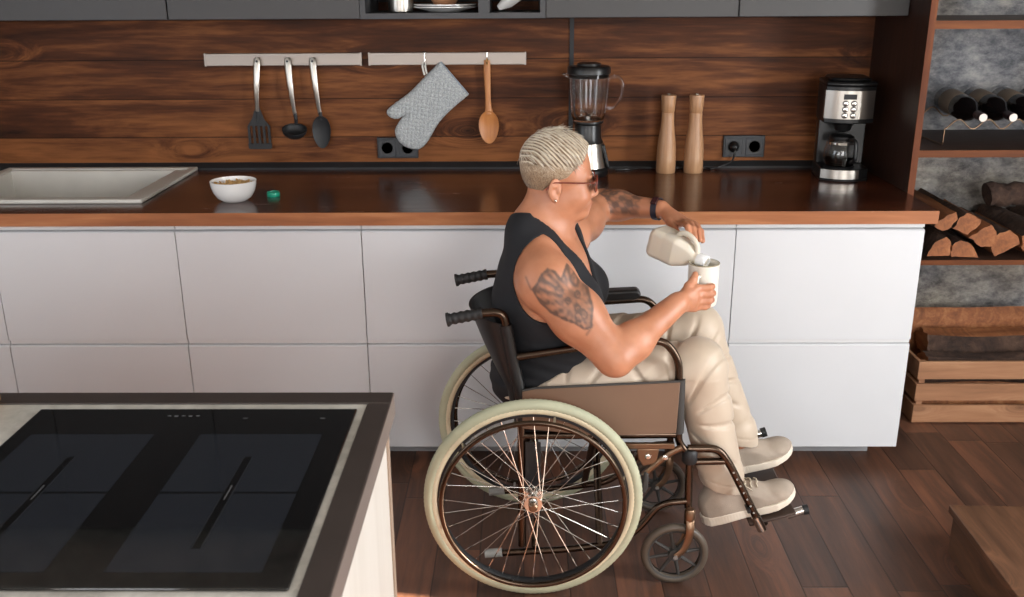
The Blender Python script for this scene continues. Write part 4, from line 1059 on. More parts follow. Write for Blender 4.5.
# neck and head
B.cone((.040, -.508, .965), H(-.004, 0, -.040), .064, .058, .03)
B.cone((.080, -.50, .950), H(.025, 0, -.070), .052, .050, .025)
def skull(F, g=0, k=.02):
    F.ell(H(-.004, 0, .040), np.array((.080, .0740, .083))*HS+g, k, HR)
    F.ell(H(.040, 0, .034), np.array((.060, .062, .076))*HS+g, .03, HR)
skull(B)
B.ell(H(.046, 0, -.012), np.array((.058, .060, .062))*HS, .025, HR)
B.ell(H(.048, 0, -.055), np.array((.056, .054, .046))*HS, .02, HR)
B.ell(H(.026, 0, -.050), np.array((.052, .063, .048))*HS, .02, HR)
B.ell(H(.088, 0, -.088), np.array((.020, .026, .018))*HS, .02, HR)
B.ell(H(.040, 0, -.088), np.array((.048, .036, .022))*HS, .025, HR)
for s_ in (-1, 1):
    B.ell(H(.070, s_*.036, -.036), np.array((.033, .030, .030))*HS, .02, HR)
    B.ell(H(.094, s_*.028, .021), np.array((.012, .022, .008))*HS, .012, HR)
    B.ell(H(.104, s_*.031, .002), np.array((.011, .016, .011))*HS, .008, HR, 's')
    B.ell(H(.0885, s_*.031, .002), np.array((.0135, .0145, .0115))*HS, .004, HR)
    # ear
    c = H(.000, s_*.0790, -.012); er = math.radians(20)*s_
    eF = HF*math.cos(er)-HL*math.sin(er); eL = np.cross(HU, eF); ER = np.array([eF, eL, HU])
    B.ell(c, np.array((.0200, .0065, .0320))*HS, .003, ER)
    B.ell(c+HL*s_*.0080*HS+HF*.003, np.array((.0115, .0066, .0200))*HS, .003, ER, 's')
    B.ell(c+HF*.011*HS-HU*.004-HL*s_*.001, np.array((.005, .0060, .008))*HS, .003, ER)
    B.ell(c+HL*s_*.0060*HS-HF*.002+HU*.008, np.array((.0075, .0040, .0028))*HS, .003, ER)
    B.ell(c-HU*.028*HS+HF*.004*HS, np.array((.0095, .0060, .0090))*HS, .004, ER)
    B.ell(H(.110, s_*.0125, -.034), np.array((.0095, .0085, .0080))*HS, .006, HR)
    B.ell(H(.1130, s_*.0075, -.0415), np.array((.004, .0034, .0028))*HS, .002, HR, 's')
B.cone(H(.100, 0, .006), H(.117, 0, -.026), .0078, .0110, .012)
B.ell(H(.119, 0, -.029), np.array((.0110, .0120, .0100))*HS, .006, HR)
B.ell(H(.097, 0, -.060), np.array((.013, .032, .020))*HS, .012, HR)
B.ell(H(.1065, 0, -.0555), np.array((.0095, .0250, .0064))*HS, .003, HR)
B.ell(H(.1045, 0, -.0665), np.array((.0095, .0215, .0070))*HS, .003, HR)
# arms
def arm(S, E, W, r0, r1, r2, bul):
    B.ell(S, (r0*1.06, r0*1.0, r0*1.10), .035)
    B.cone(S, E, r0, r1, .02); m = S*.55+E*.45; B.ell(m, (r0*.98, r0*.92, r0*1.02), .03)
    B.cone(E, W, r1*.96, r2, .015); m = E*.72+W*.28; B.ell(m, (bul, bul*.92, bul), .03)
arm(S_N, E_N, W_N, .0700, .0495, .0300, .0500)
arm(S_F, E_F, W_F, .0570, .0440, .0270, .0440)
def finger(pts, r0, r1, k=.003):
    n = len(pts)-1
    for i in range(n):
        a = r0+(r1-r0)*i/n; b = r0+(r1-r0)*(i+1)/n; B.cone(pts[i], pts[i+1], a, b, k if i else .006)
        if i: B.ell(pts[i], (a*1.07,)*3, .002)
# near (right) hand closed round the mug handle
mcp = [V3(.456, -.5765, .8255), V3(.459, -.5775, .8070), V3(.457, -.5775, .7885), V3(.452, -.5760, .7720)]
W1 = W_N+(W_N-E_N)/np.linalg.norm(W_N-E_N)*.006
for i, m in enumerate(mcp): B.cone(W1+V3(.004, .0, (.010, .004, -.003, -.009)[i]), m, .0170, .0120, .010)
B.ell((.434, -.590, .800), (.026, .012, .028), .008)
tips = [[(.489, -.5725, .8275), (.498, -.5610, .8255), (.489, -.5520, .8240)], [(.494, -.5725, .8080), (.502, -.5600, .8070), (.491, -.5515, .8065)],
        [(.491, -.5725, .7890), (.499, -.5600, .7885), (.488, -.5515, .7885)], [(.482, -.5715, .7725), (.490, -.5605, .7725), (.481, -.5525, .7730)]]
for i, (m, t) in enumerate(zip(mcp, tips)): finger([m]+[V3(*q) for q in t], .0098-(.0012 if i == 3 else 0), .0080)
finger([V3(.418, -.597, .812), V3(.434, -.580, .833), V3(.449, -.5625, .8455), V3(.455, -.5495, .8560)], .0135, .0086)
# far (left) hand over the jug
mcp = [V3(.4400, -.328, .9370), V3(.4550, -.324, .9420), V3(.4690, -.316, .9390), V3(.4800, -.306, .9300)]
for i, m in enumerate(mcp): B.cone(W_F+V3((-.010, -.002, .005, .011)[i]*.8, .004, 0), m, .0150, .0112, .010)
tips = [[(.4480, -.384, .9520), (.4500, -.424, .9540), (.4520, -.448, .9330)], [(.4630, -.384, .9520), (.4660, -.424, .9490), (.4670, -.452, .9280)],
        [(.4780, -.372, .9480), (.4820, -.412, .9420), (.4820, -.440, .9210)], [(.4890, -.356, .9380), (.4940, -.390, .9310), (.4950, -.414, .9110)]]
for i, (m, t) in enumerate(zip(mcp, tips)): finger([m]+[V3(*q) for q in t], .0096-(.0010 if i == 3 else 0), .0076)
finger([V3(.414, -.264, .945), V3(.418, -.312, .938), V3(.424, -.365, .932), V3(.436, -.410, .918)], .0135, .0086)
P, F = B.mesh(); P = relax(P, F, 1, .5); del B
print('body verts', len(P))
NP = len(P); ink = np.zeros(NP); lip = np.zeros(NP)
# near upper-arm tattoo: shield-shaped panel with an ornamental symmetrical face
q = [(531, 291), (536, 284), (541, 275), (548, 270), (556, 273), (561, 279), (566, 270), (572, 266), (579, 271), (584, 281), (590, 293), (594, 306), (592, 325), (584, 327), (574, 321), (562, 318), (550, 314), (540, 305)]
q3 = [at(px, py, -.745)[[0, 2]] for px, py in q]
cen = np.mean(q3, 0); top = at(560, 274, -.745)[[0, 2]]; bot = at(588, 326, -.745)[[0, 2]]
ax_v = (bot-top)/np.linalg.norm(bot-top); ax_u = V3(-ax_v[1], ax_v[0])
m = (P[:, 0] > -.03) & (P[:, 0] < .26) & (P[:, 1] < -.69) & (P[:, 2] > .62) & (P[:, 2] < .95)
X, Z = P[m, 0], P[m, 2]; sd = poly_sd(q3, X, Z); c0 = (top+bot)/2
uu = np.abs((X-c0[0])*ax_u[0]+(Z-c0[1])*ax_u[1])/.035; vv = ((X-c0[0])*ax_v[0]+(Z-c0[1])*ax_v[1])/.060
g = lambda x, w: np.exp(-(x/w)**2)
I = .66+0*uu+.16*np.sin(wob(X, X*0, Z, 150, 5)*7)
I += .55*g(sd+.004, .0035)
I += .5*g(np.hypot((uu-.38)/1, (vv+.12)*1.4)-.16, .07)+.6*g(np.hypot(uu-.38, (vv+.12)*1.4), .08)      # eyes
I += .55*g(np.hypot(uu/1.1, (vv-.30)*1.3)-.16, .07)+.4*g(uu, .06)*(vv > .3)*(vv < .62)                 # nose, mouth line
I += .4*g(np.hypot(uu-.2, (vv-.62)*1.2)-.22, .06)+.4*g(np.hypot(uu-.62, (vv+.62)*1.2)-.24, .07)          # jaw, ears
I += .22*np.sin(np.arctan2(vv, uu+.05)*22)*np.clip(np.hypot(uu, vv)-.55, 0, 1)*1.6                      # mane rays
I -= .42*g(np.hypot(uu-.12, vv+.55), .15)+.40*g(np.hypot(uu-.30, vv-.05), .12)+.12*(wob(X*1, X*0, Z, 260, 5) > .2)
ink[m] = np.clip(I, 0, 1)*np.clip(-sd/.003+.3, 0, 1)
for (pa, pb) in (((531, 291), (526, 281)), ((573, 268), (572, 258)), ((592, 322), (586, 331))):
    a = at(*pa, -.745)[[0, 2]]; b = at(*pb, -.745)[[0, 2]]; e = b-a; tt = np.clip(((X-a[0])*e[0]+(Z-a[1])*e[1])/(e@e), 0, 1)
    ink[np.where(m)[0]] = np.maximum(ink[m], .7*g(np.hypot(X-a[0]-tt*e[0], Z-a[1]-tt*e[1]), .003))
# far forearm tattoo
ba = W_F-E_F; t_ = ((P-E_F)@ba)/(ba@ba); dd = np.linalg.norm(P-E_F-t_[:, None]*ba, axis=1)
m = (t_ > .02) & (t_ < .74) & (dd < .055) & (P[:, 0] > .2) & (P[:, 1] > -.30)
X, Y, Z = P[m].T; w1 = wob(X, Y, Z, 120, 5); w2 = wob(X, Y, Z, 75, 4, 3)
ink[m] = np.clip(.30+.75*g(w1, .28)+.35*g(w2, .2), 0, .95)*np.clip((t_[m]-.02)/.06, 0, 1)*np.clip((.74-t_[m]-.05*w2)/.06, 0, 1)*np.clip((Z-.930)/.012, 0, 1)
m = np.abs((P-HC)@HF/HS-.108) < .02
L = ((P-HC)@HL)/HS; U = ((P-HC)@HU)/HS
lip[m] = (g(U[m]+.061, .0105)*g(L[m], .022))
pb = np.array([.06, -.5, .46])
t = NT('skin')
t.n('ShaderNodeAttribute', _attribute_name='ink'); a1 = t.t.nodes[-1]; t.n('ShaderNodeAttribute', _attribute_name='lip'); a2 = t.t.nodes[-1]
base = t.mix(t.ramp(t.noise(t.co(), 14, 4), [(.35, (0, 0, 0, 1)), (.65, (1, 1, 1, 1))]), srgb(174, 115, 84), srgb(192, 132, 101))
c_ = t.mix(t.math('MULTIPLY', a2.outputs['Fac'], .6), base, srgb(164, 88, 80)); c_ = t.mix(t.math('MULTIPLY', a1.outputs['Fac'], .84), c_, srgb(66, 58, 54))
t.set(Base__Color=c_, Roughness=.46, Subsurface__Weight=.12, Subsurface__Radius=(.012, .005, .003), Subsurface__Scale=1.0)
t.bump(t.noise(t.co(), 380, 2), .12, .001); m_skin = t.m
person = mk('person', P, F, m_skin, base=pb, smooth=180)
for nm, arr in (('ink', ink), ('lip', lip)):
    at_ = person.data.attributes.new(nm, 'FLOAT', 'POINT'); at_.data.foreach_set('value', arr.astype(np.float32))
tag(person, 'seated person with bleached hair, glasses and black tank top, pouring milk', 'person')

# tank top
T = Field((-.16, -.72, .46), (.30, -.28, 1.04), .0032); torso(T, .0075)
def top_cut(v, X, Y, Z):
    f_ = (X-.06)*TF[0]+(Y+.50)*TF[1]; l_ = (X-.06)*TL[0]+(Y+.50)*TL[1]
    v = v+.0016*np.sin(170*Z+60*X+40*Y)*np.clip((.74-Z)/.1, 0, 1)+.0022*wob(X, Y, Z, 32, 4)*np.clip((.80-Z)/.2, 0, 1)
    fr = np.clip(f_/.05+.5, 0, 1); z0 = 1.000*(1-fr)+.812*fr
    wid = .078*np.clip((Z-z0)/(.03*(1-fr)+.15*fr), 0, 1)
    neck = np.maximum(np.abs(l_)-wid, z0-Z)
    v = np.maximum(v, -neck)
    for cx, cz, s_ in ((.062, .872, -1), (.115, .885, 1)):
        e = (np.sqrt(((X-cx)/.086)**2+((Z-cz)/(.112))**2)-1)*.09
        v = np.maximum(v, -np.maximum(e, .106-s_*l_))
    hem = (.555+(X-.07)*.52) ; hem = np.where(X < .07, .49+np.clip((X-.02)/.05, 0, 1)*.065, hem)
    return np.maximum(v, (hem-Z)*.9)
T.all(top_cut); P, F = T.mesh(); P = relax(P, F, 2, .5)
m_top = plain('black_cotton', srgb(20, 21, 26), .85, bump=.2, bscale=500, vary=.1)
mk('tank_top', P, F, m_top, person, smooth=180)

# trousers
T = Field((-.11, -.70, .22), (.74, -.30, .74), .0034)
T.ell((.050, -.495, .560), (.150, .168, .105), .03, TR)
for (hp_, kn, an, sd_) in ((HIP_N, KN_N, AN_N, 0), (HIP_F, KN_F, AN_F, 1)):
    T.cone(hp_, kn, .094+.004*sd_, .073, .02); T.ell(kn+V3(-.004, 0, -.002), (.072, .070, .068), .03)
    T.cone(kn, an, .073, .060, .02); T.cone(an, an+(an-kn)*.12, .059, .057, .015)
def tr_cut(v, X, Y, Z):
    near = Y < -.50
    # folds fan out from the back of the knee and from the hip crease
    def fan(cx, cz, nf, amp, r0, r1, ph):
        a = np.arctan2(Z-cz, X-cx); r = np.hypot(X-cx, Z-cz)
        s_ = np.sin(a*nf+ph+14*(Y+.5)+1.3*wob(X, Y, Z, 14, 3))
        return amp*((np.exp(-((s_+1)/.20)**2)*.95+.10*np.exp(-((s_+1)/.8)**2)))*np.clip((r-r0)/.03, 0, 1)*np.clip((r1-r)/.06, 0, 1)
    d = np.where(near, fan(.41, .47, 11, .0060, .05, .26, .6)+fan(.12, .50, 11, .006, .08, .32, 1.5), fan(.40, .50, 17, .0070, .05, .24, 2.2)+fan(.16, .54, 11, .006, .08, .30, .2))
    d = d+.0008*wob(X, Y, Z, 42, 6)
    kz = np.where(near, .29, .34)
    d = d+.0022*np.exp(-((np.sin((Z*1.0-.5*X)*70+1.5*wob(X, Y, Z, 16, 3))+1)/.6)**2)*np.clip((kz+.10-Z)/.05, 0, 1)*(X > .4)
    d = d+.0016*np.sin(Z*30+X*46+2*wob(X, Y, Z, 10, 3))*(X > .42)*(Z < .60)
    # turned hem line
    ankz = np.where(near, .252, .306)+.25*(X-np.where(near, .55, .63))*-1
    hemd = np.abs(Z-(ankz+.028)); d = d+.0022*np.exp(-(hemd/.0025)**2)*(X > .45)
    v = v+d
    v = np.maximum(v, (ankz-Z)*.95*(X > .42)+(X <= .42)*(.455-Z))
    return np.maximum(v, Z-(.60+(X-.07)*.55)-(X > .12)*.2)
T.all(tr_cut); P, F = T.mesh(); P = relax(P, F, 1, .5)
m_tr = plain('beige_cotton_satin', srgb(188, 171, 152), .5, bump=.12, bscale=600, vary=.03, Sheen__Weight=.25, Sheen__Roughness=.4)
mk('trousers', P, F, m_tr, person, smooth=180)

# hair
T = Field((-.06, -.62, .98), (.20, -.38, 1.26), .002)
skull(T, .003)
def lc(X, Y, Z):
    x, y, z = X-HC[0], Y-HC[1], Z-HC[2]
    return [(x*a[0]+y*a[1]+z*a[2])/HS for a in (HF, HL, HU)]
def hairline(f, l):
    side_ = np.interp(f, [-.11, -.077, -.060, -.042, -.026, -.003, .030, .052, .070, .080, .088, .12], [-.066, -.069, -.073, -.060, -.016, .008, .020, .048, .062, .084, .106, .115])
    return side_+0*l
def hair_fn(v, X, Y, Z):
    f, l, u = lc(X, Y, Z); tone = comb(f, l, u)
    thick = .004+.0065*np.clip((u-.03)/.05, 0, 1)
    v = v-thick-.0013*tone*np.clip((u-.035)/.03, 0, 1)-.0004*wob(f, l, u, 420, 4)
    ed = (hairline(f, l)-u)*.7
    return -smin(-v, -ed, .006)
def comb(f, l, u):
    qq = .66*f+.42*l+.56*u+.0065*wob(f, l, u, 38, 5)
    al = np.abs(.66*f+.42*l+.56*(u-.035))/np.sqrt(f*f+l*l+(u-.035)**2+1e-6)/.963
    return (np.sin(qq*2*PI/.0088)+.4*np.sin(qq*2*PI/.0047+1))*np.clip((1-al)*3, 0, 1)
T.all(hair_fn); P, F = T.mesh(); P = relax(P, F, 1, .35)
f_, l_, u_ = lc(P[:, 0], P[:, 1], P[:, 2])
tone = .5+.5*comb(f_, l_, u_)/1.4; tone = np.where(u_ > .05, tone, .35+.5*rng.random(len(P)))
tone = tone*(.62+.38*np.clip((u_-.015)/.05, 0, 1))
# normals for planting strands
tri = F[:, [0, 1, 2]]; fn = np.cross(P[tri[:, 1]]-P[tri[:, 0]], P[tri[:, 2]]-P[tri[:, 0]]); N = np.zeros_like(P)
for i in range(4):
    for d in range(3): N[:, d] += np.bincount(F[:, i], fn[:, d], len(P))
N /= np.linalg.norm(N, axis=1)[:, None]+1e-9
outw = ((P-H(.0, 0, .03))*N).sum(1); N[outw < 0] *= -1
t = NT('bleached_hair'); a1 = t.n('ShaderNodeAttribute', _attribute_name='tone')
t.set(Base__Color=t.ramp(a1.outputs['Fac'], [(.10, srgb(74, 54, 40)), (.42, srgb(150, 124, 96)), (.72, srgb(208, 194, 172)), (.95, srgb(236, 228, 212))]), Roughness=.55, Sheen__Weight=.2)
t.bump(t.noise(t.co(), 900, 2), .4, .001); m_hair = t.m
hv = [tuple(p) for p in P]; hf = [tuple(q) for q in F.tolist()]; ht = list(tone)
outer = np.where((outw != 0) & (u_ > hairline(f_, l_)+.002) & (np.abs(((P-H(-.018, 0, .036))**2).sum(1)) > .0))[0]
outer = outer[(((P[outer]-H(.0, 0, .03))*N[outer]).sum(1) > .03)]
def strand(p, n, dirv, L, r, tn, lift, seg=4):
    d = dirv-(dirv@n)*n; d /= np.linalg.norm(d)+1e-9; s_ = np.cross(n, d); o = len(hv)
    for i in range(seg+1):
        t = i/seg; c = p+d*L*t+n*(lift*t*(1.4-t)-(L*t)**2/(2*.085)); rr = r*(1-.75*t*t)
        for k in range(3):
            a = 2*PI*k/3; hv.append(tuple(c+rr*(math.cos(a)*s_+math.sin(a)*n))); ht.append(tn*(.75+.25*t))
    for i in range(seg):
        for k in range(3): l = (k+1) % 3; hf.append((o+i*3+k, o+i*3+l, o+i*3+3+l, o+i*3+3+k))
fl_top = HF*.78-HU*.62
for i in rng.choice(outer, 5200):
    p, n = P[i], N[i]; uu_, ll_ = u_[i], l_[i]
    if uu_ > .055:
        dv = HF*.78-HU*.60+HL*math.tanh(ll_/.03)*.2+rng.normal(size=3)*.12
        strand(p-n*.0005, n, dv, random.uniform(.014, .030)*(.45 if f_[i] > .055 else 1), .00062, float(np.clip(tone[i]+random.uniform(-.1, .35), .1, 1)), random.uniform(.0004, .0022))
    else:
        dv = -HU*.8+HF*.2+rng.normal(size=3)*.5
        strand(p-n*.0003, n, dv, random.uniform(.004, .008), .0005, float(np.clip(tone[i]*.9+random.uniform(-.15, .3), .05, 1)), random.uniform(.0005, .0022), 2)
hair = mk('hair', hv, hf, m_hair, person, smooth=180, weld=False)
a_ = hair.data.attributes.new('tone', 'FLOAT', 'POINT'); a_.data.foreach_set('value', np.array(ht, np.float32))
# eyes, brows
for s_ in (-1, 1):
    e = MB().ell(H(.0925, s_*.031, .001), (.0102*HS,)*3, 20, 12).build('eye', plain('eye_white', srgb(226, 220, 212), .2, vary=0), person, smooth=180)
    MB().ell(H(.1012, s_*.031, -.0015), (.0022, .0045, .0045), 16, 8, HR).build('iris', plain('iris_brown', srgb(52, 32, 22), .15, vary=0), e, smooth=180)
    mb = MB(); mb.tube(smooth_path([H(.1065, s_*.014, .022), H(.105, s_*.028, .027), H(.096, s_*.046, .024)]), .0024, 8, flat=(tuple(HU), .5)); mb.build('eyebrow', plain('brow_hair', srgb(86, 60, 44), .8), person, smooth=60)
# glasses
m_tort = plain('tortoise_frame', srgb(112, 48, 34), .25, vary=.3, vscale=60)
mb = MB(); gf = .116; gu = .002
for s_ in (-1, 1):
    pts = []
    for k in range(40):
        a = 2*PI*k/40; ex_ = .0265*math.copysign(abs(math.cos(a))**.85, math.cos(a)); ez_ = .0225*math.copysign(abs(math.sin(a))**.85, math.sin(a))
        pts.append(H(gf-abs(ex_+s_*0.0)*0-.12*max(0, (s_*ex_))*.6, s_*.0335+ex_, gu+ez_))
    mb.tube(pts, .0021, 8, closed=True)
mb.tube(smooth_path([H(gf, -.0085, .006), H(gf+.002, 0, .009), H(gf, .0085, .006)]), .0021, 8)
gl = mb.build('glasses', m_tort, person, smooth=80)
for s_ in (-1, 1):
    pts = smooth_path([H(gf-.002, s_*.0605, .010), H(gf-.010, s_*.0690, .010), H(.06, s_*.0750, .008), H(.018, s_*.0800, .008), H(-.008, s_*.0850, .006), H(-.024, s_*.0820, -.014)], 5)
    MB().tube(pts, .0019, 8, flat=(tuple(HU), .7)).build('temple_arm', m_tort, gl, smooth=80)
    mb = MB(); pl = [(.0258*math.cos(2*PI*k/32), .0218*math.sin(2*PI*k/32)) for k in range(32)]
    mb.prism([(p[0]*HS, p[1]*HS) for p in pl], H(gf-.001, s_*.0335, gu), HL, HU, HF*.0008); mb.build('lens', m_glass, gl)
# ear stud, wristband
MB().ell(H(.003, -.0870, -.040), (.0032,)*3, 12, 8).build('ear_stud', m_chrome, person, smooth=80)
d = (W_F-E_F)/np.linalg.norm(W_F-E_F); _, u_a, w_a = axes_from(d); cw = W_F-d*.010
pts = [cw+.0315*(math.cos(a)*u_a+math.sin(a)*w_a) for a in np.linspace(0, 2*PI, 41)[:-1]]
mb = MB(); V = []
for p in pts:
    n_ = (p-cw)/np.linalg.norm(p-cw)
    for (i, j) in ((-.0085, 0), (-.0085, .003), (.0085, .003), (.0085, 0)): V.append(p+d*i+n_*(j-.0015))
mb.add(V, [(4*i+a, 4*i+(a+1) % 4, 4*((i+1) % 40)+(a+1) % 4, 4*((i+1) % 40)+a) for i in range(40) for a in range(4)])
wb = mb.build('fitness_band', plain('navy_band', srgb(34, 32, 44), .5), person, smooth=40)
n_ = V3(-.1, -.55, .83); n_ = n_-(n_@d)*d; n_ /= np.linalg.norm(n_)
MB().obox(cw+n_*.0335, d, np.cross(d, n_), n_, .0095, .014, .0035).build('band_display', plain('band_screen', srgb(58, 30, 32), .15), wb, bevel=.002)

# shoes
def outline(n=40):
    xs_ = [0, .004, .02, .06, .12, .17, .21, .245, .266, .275]; ws = [.004, .016, .030, .035, .034, .042, .047, .040, .024, .004]
    xx = np.linspace(0, .275, n); wv = np.interp(xx, xs_, ws); return [(x, w+.003*math.sin(x*18)) for x, w in zip(xx, wv)]+[(x, -w+.001) for x, w in zip(xx[::-1], wv[::-1])]
OL = outline()
def spring(X): return .016*np.clip((X-.17)/.10, 0, 2)**2+.004*np.clip((.03-X)/.03, 0, 1)**2
U = Field((-.02, -.07, -.01), (.30, .07, .14), .0026)
U.ell((.045, 0, .050), (.040, .032, .048), .02); U.cone((.055, 0, .070), (.072, 0, .104), .036, .036, .02); U.cone((.06, 0, .045), (.15, 0, .040), .036, .037, .03)
U.ell((.135, 0, .058), (.055, .030, .034), .03); U.ell((.205, .002, .036), (.066, .043, .030), .03); U.ell((.235, .002, .034), (.036, .034, .024), .02)
U.cone((.070, 0, .140), (.068, 0, .085), .029, .027, .006, 's')
def up_fn(v, X, Y, Z):
    d2 = poly_sd([(x, w*.97) for x, w in OL], X[:, :, 0]+0*Y[:, :, 0], Y[:, :, 0]+0*X[:, :, 0])[:, :, None]
    v = v+.0008*wob(X, Y, Z, 60, 3)+.0012*np.exp(-((np.sin((X+Z*.8)*120)+1)/.5)**2)*(X > .17)*(X < .23)
    return np.maximum(np.maximum(v, .018+spring(X)-Z), d2)
U.all(up_fn); P1, F1 = U.mesh(); P1 = relax(P1, F1, 1)
U = Field((-.02, -.07, -.012), (.30, .07, .06), .0026)
def so_fn(v, X, Y, Z):
    d2 = poly_sd(OL, X[:, :, 0]+0*Y[:, :, 0], Y[:, :, 0]+0*X[:, :, 0])[:, :, None]
    th = np.interp(X, [0, .1, .2, .28], [.031, .028, .022, .018]); zz = Z-spring(X)
    d2 = d2+.0011*(np.sin(X*2*PI/.0085)*.5+.5)*(X < .13)*(zz < .022)*(zz > .004)
    dz = np.maximum(-zz, zz-th); a = np.maximum(d2+.003, 0); b = np.maximum(dz+.003, 0)
    return np.sqrt(a*a+b*b)+np.minimum(np.maximum(d2+.003, dz+.003), 0)-.003
U.all(so_fn); P2, F2 = U.mesh(); P2 = relax(P2, F2, 1, .4)
m_shoe = plain('taupe_knit', srgb(160, 146, 132), .85, bump=.5, bscale=380, vary=.08, vscale=30)
m_sole = plain('cream_sole', srgb(216, 204, 188), .6, vary=.03)
m_lace = plain('beige_lace', srgb(190, 176, 156), .8)
def shoe(heel, tilt, yaw):
    ex = V3(math.cos(yaw)*math.cos(tilt), math.sin(yaw)*math.cos(tilt), math.sin(tilt)); ey = V3(-math.sin(yaw), math.cos(yaw), 0); ez = np.cross(ex, ey)
    Mx = np.array([ex, ey, ez]); tr = lambda Q: np.array(Q)@Mx+np.array(heel)
    s = mk('shoe', tr(P1), F1, m_shoe, person, smooth=180, weld=False); mk('sole', tr(P2), F2, m_sole, s, smooth=180, weld=False)
    L = MB()
    def zs_(x, yv):
        q = (np.abs(P1[:, 0]-x) < .006) & (np.abs(P1[:, 1]-yv) < .006) & (P1[:, 2] < .115); return P1[q, 2].max() if q.any() else .05
    zt_ = lambda x: zs_(x, 0)
    for k in range(5):
        x = .112+.016*k; z = zt_(x)
        L.tube(smooth_path(tr([(x+.003+.003*(-1)**j_*0+(-.004 if abs(yv) > .015 else 0), yv, zs_(x, yv)+(.0012 if abs(yv) < .02 else -.001)) for j_, yv in enumerate((-.024, -.016, -.008, 0, .008, .016, .024))]), 3), .0024, 6)
    z = zt_(.108)
    for s_ in (-1, 1):
        L.tube(smooth_path(tr([(.108, 0, z+.004), (.102, s_*.014, z+.018), (.110, s_*.030, z+.012), (.122, s_*.026, z-.004), (.108, s_*.006, z+.004)]), 6), .0019, 6)
        L.tube(smooth_path(tr([(.108, 0, z+.004), (.125, s_*.014, zs_(.125, .014)+.006), (.145, s_*.026, zs_(.145, .026)+.004), (.158, s_*.034, zs_(.158, .034)+.002)]), 6), .0019, 6)
    L.build('laces', m_lace, s, smooth=80)
shoe((.508, -.588, .1265), .315, 0.0)
shoe((.545, -.415, .170), .30, .05)

# ------------------------------------------------------------------ mug and milk jug
MC = V3(.486, -.500, .757)
mg = thing('enamel_mug', 'cream coloured mug held by the seated person under the tilted milk bottle', 'mug', tuple(MC))
MB().lathe([(.036, 0), (.0385, .003), (.0405, .02), (.0412, .113), (.0420, .1155), (.0410, .117), (.0392, .113), (.0385, .02), (.034, .006), (0, .006)], MC, n=48).build('mug_body', m_mug, mg, smooth=50)
mb = MB(); mb.lathe([(.0395, .1145), (.0415, .1150), (.0425, .1165), (.0415, .1182), (.0395, .1175)], MC, n=48, caps=False); mb.build('rim_edge', plain('rim_olive', srgb(150, 140, 112), .35), mg, smooth=60)
MB().lathe([(0, .07), (.0386, .07), (.0386, .0725), (0, .0725)], MC, n=40).build('milk', m_milk, mg)
hd = V3(-.42, -.905, 0); hd /= np.linalg.norm(hd)
MB().tube(smooth_path([MC+hd*.040+V3(0, 0, .088), MC+hd*.058+V3(0, 0, .090), MC+hd*.0665+V3(0, 0, .07), MC+hd*.0665+V3(0, 0, .035), MC+hd*.058+V3(0, 0, .017), MC+hd*.040+V3(0, 0, .02)], 5), .0045, 10).build('mug_handle', m_mug, mg, smooth=60)
# jug: square milk bottle lying tilted, neck to the mug
ja = V3(.745, -.64, -.215); ja /= np.linalg.norm(ja); jb = V3(0, 0, 1.)-ja*ja[2]; jb /= np.linalg.norm(jb); jc = np.cross(ja, jb)
J0 = V3(.368, -.384, .908); JR = np.array([ja, jb, jc])
T = Field((.30, -.56, .78), (.56, -.30, 1.0), .0025)
def jug_fn(v, X, Y, Z):
    x, y, z = X-J0[0], Y-J0[1], Z-J0[2]; a, b, c = [x*q[0]+y*q[1]+z*q[2] for q in (ja, jb, jc)]
    hb = np.interp(a, [0, .01, .085, .115, .135, .2], [.036, .041, .041, .031, .016, .016]); hc_ = np.interp(a, [0, .01, .080, .110, .135, .2], [.036, .041, .041, .027, .016, .016])
    rr = np.interp(a, [0, .09, .13], [.016, .016, .0155])
    groove = .0009*np.exp(-((a-.045)/.006)**2)*(1)
    qb = np.abs(b)-(hb-rr-groove); qc = np.abs(c)-(hc_-rr-groove)
    d = np.sqrt(np.maximum(qb, 0)**2+np.maximum(qc, 0)**2)+np.minimum(np.maximum(qb, qc), 0)-rr
    return np.maximum(d, np.maximum(-a, a-.165))
T.all(jug_fn)
P, F = T.mesh(); P = relax(P, F, 1)
t = NT('milky_plastic'); t.set(Base__Color=srgb(224, 214, 198), Roughness=.35, Subsurface__Weight=.4, Subsurface__Radius=(.02, .018, .014), Transmission__Weight=.15)
t.bump(t.noise(t.co(), 25, 2), .1, .004); m_jug = t.m
jug = thing('milk_bottle', 'translucent square plastic milk bottle tilted over the mug in the left hand', 'milk bottle', tuple(J0))
mk('bottle_body', P, F, m_jug, jug, smooth=180)
p_ = lambda a, b, c=0: J0+ja*a+jb*b+jc*c
MB().tube(smooth_path([p_(.066, .036), p_(.082, .052), (p_(.108, .050)), p_(.130, .034), p_(.137, .012)], 6), .0075, 12).build('bottle_handle', m_jug, jug, smooth=60)
mb = MB(); mb.lathe([(.0165, .143), (.0178, .147), (.0178, .170), (.0165, .1715), (.0140, .1715), (.0140, .150)], J0, ja, 28, caps=False)
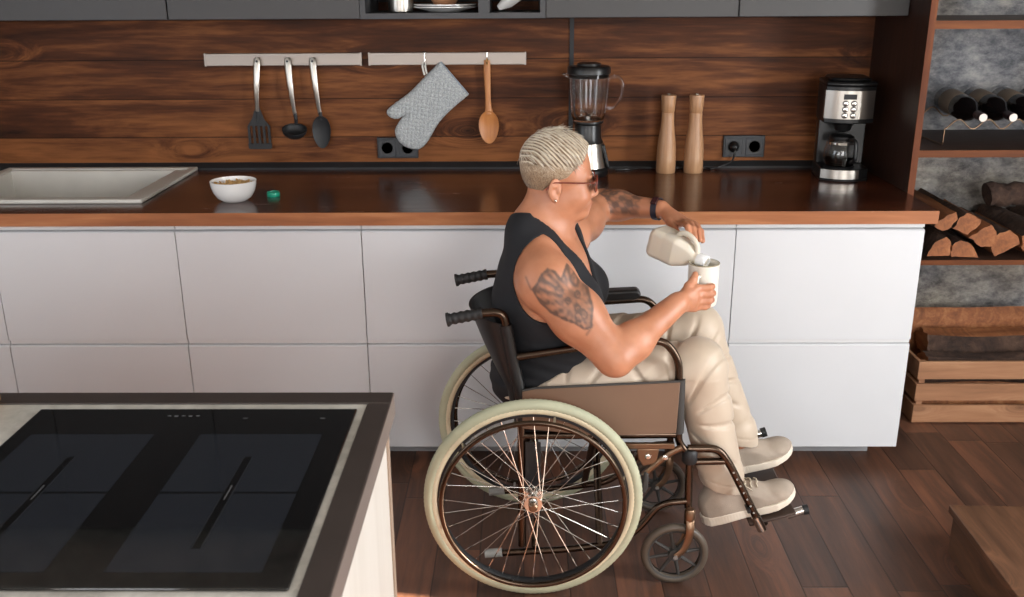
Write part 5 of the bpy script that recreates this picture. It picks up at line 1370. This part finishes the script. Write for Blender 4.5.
mb.build('neck_ring', plain('clear_neck_plastic', srgb(232, 232, 232), .2, vary=0), jug, smooth=60)
sp0 = p_(.166, -.012); ms = MC+V3(-.0, .006, .0728)
MB().tube(smooth_path([sp0, sp0*.7+ms*.3+V3(.004, -.003, .006), sp0*.3+ms*.7+V3(.002, -.001, .002), ms], 5), [.0062]*6+[.0042]*10, 10).build('pouring_milk', m_milk, jug, smooth=80)

# ------------------------------------------------------------------ light
w = bpy.data.worlds.new('world'); SC.world = w; w.use_nodes = True
bg = w.node_tree.nodes['Background']; bg.inputs[0].default_value = (.88, .94, 1.0, 1); bg.inputs[1].default_value = 1.2
def window_light(name, loc, rot, sx_, sy_, power, col):
    l = bpy.data.lights.new(name, 'AREA'); l.shape = 'RECTANGLE'; l.size = sx_; l.size_y = sy_; l.energy = power; l.color = col
    o = bpy.data.objects.new(name, l); COL.objects.link(o); o.location = loc; o.rotation_euler = rot; return o
window_light('window_daylight', (XR-.0, -1.68, 1.38), (PI/2, 0, PI/2), .70, 1.8, 95, (.95, .98, 1))
window_light('window_daylight', (1.25, YF+.0, 1.52), (PI/2, 0, 0), 1.25, 1.3, 55, (1, .98, .96))
window_light('window_daylight', (-1.3, YF+.0, 1.52), (PI/2, 0, 0), 1.15, 1.3, 36, (.97, .97, 1))
window_light('window_daylight', (XL+.0, -2.1, 1.55), (PI/2, 0, -PI/2), 1.55, 1.25, 22, (.82, .90, 1))
s = bpy.data.lights.new('sun', 'SUN'); s.energy = 60; s.angle = .01; s.color = (1, .86, .70)
so_ = bpy.data.objects.new('sun', s); COL.objects.link(so_)
dv = Vector((-1.0, .20, -.47)); so_.rotation_euler = dv.to_track_quat('-Z', 'Y').to_euler(); so_.location = (6, -4, 4)
SC.view_settings.view_transform = 'Standard'; SC.view_settings.look = 'None'; SC.view_settings.exposure = 0.0; SC.view_settings.gamma = 1; SC.view_settings.use_curve_mapping = False
SC.cycles.use_denoising = True; SC.cycles.max_bounces = 8; SC.cycles.caustics_reflective = False; SC.cycles.caustics_refractive = False; SC.cycles.sample_clamp_indirect = 6
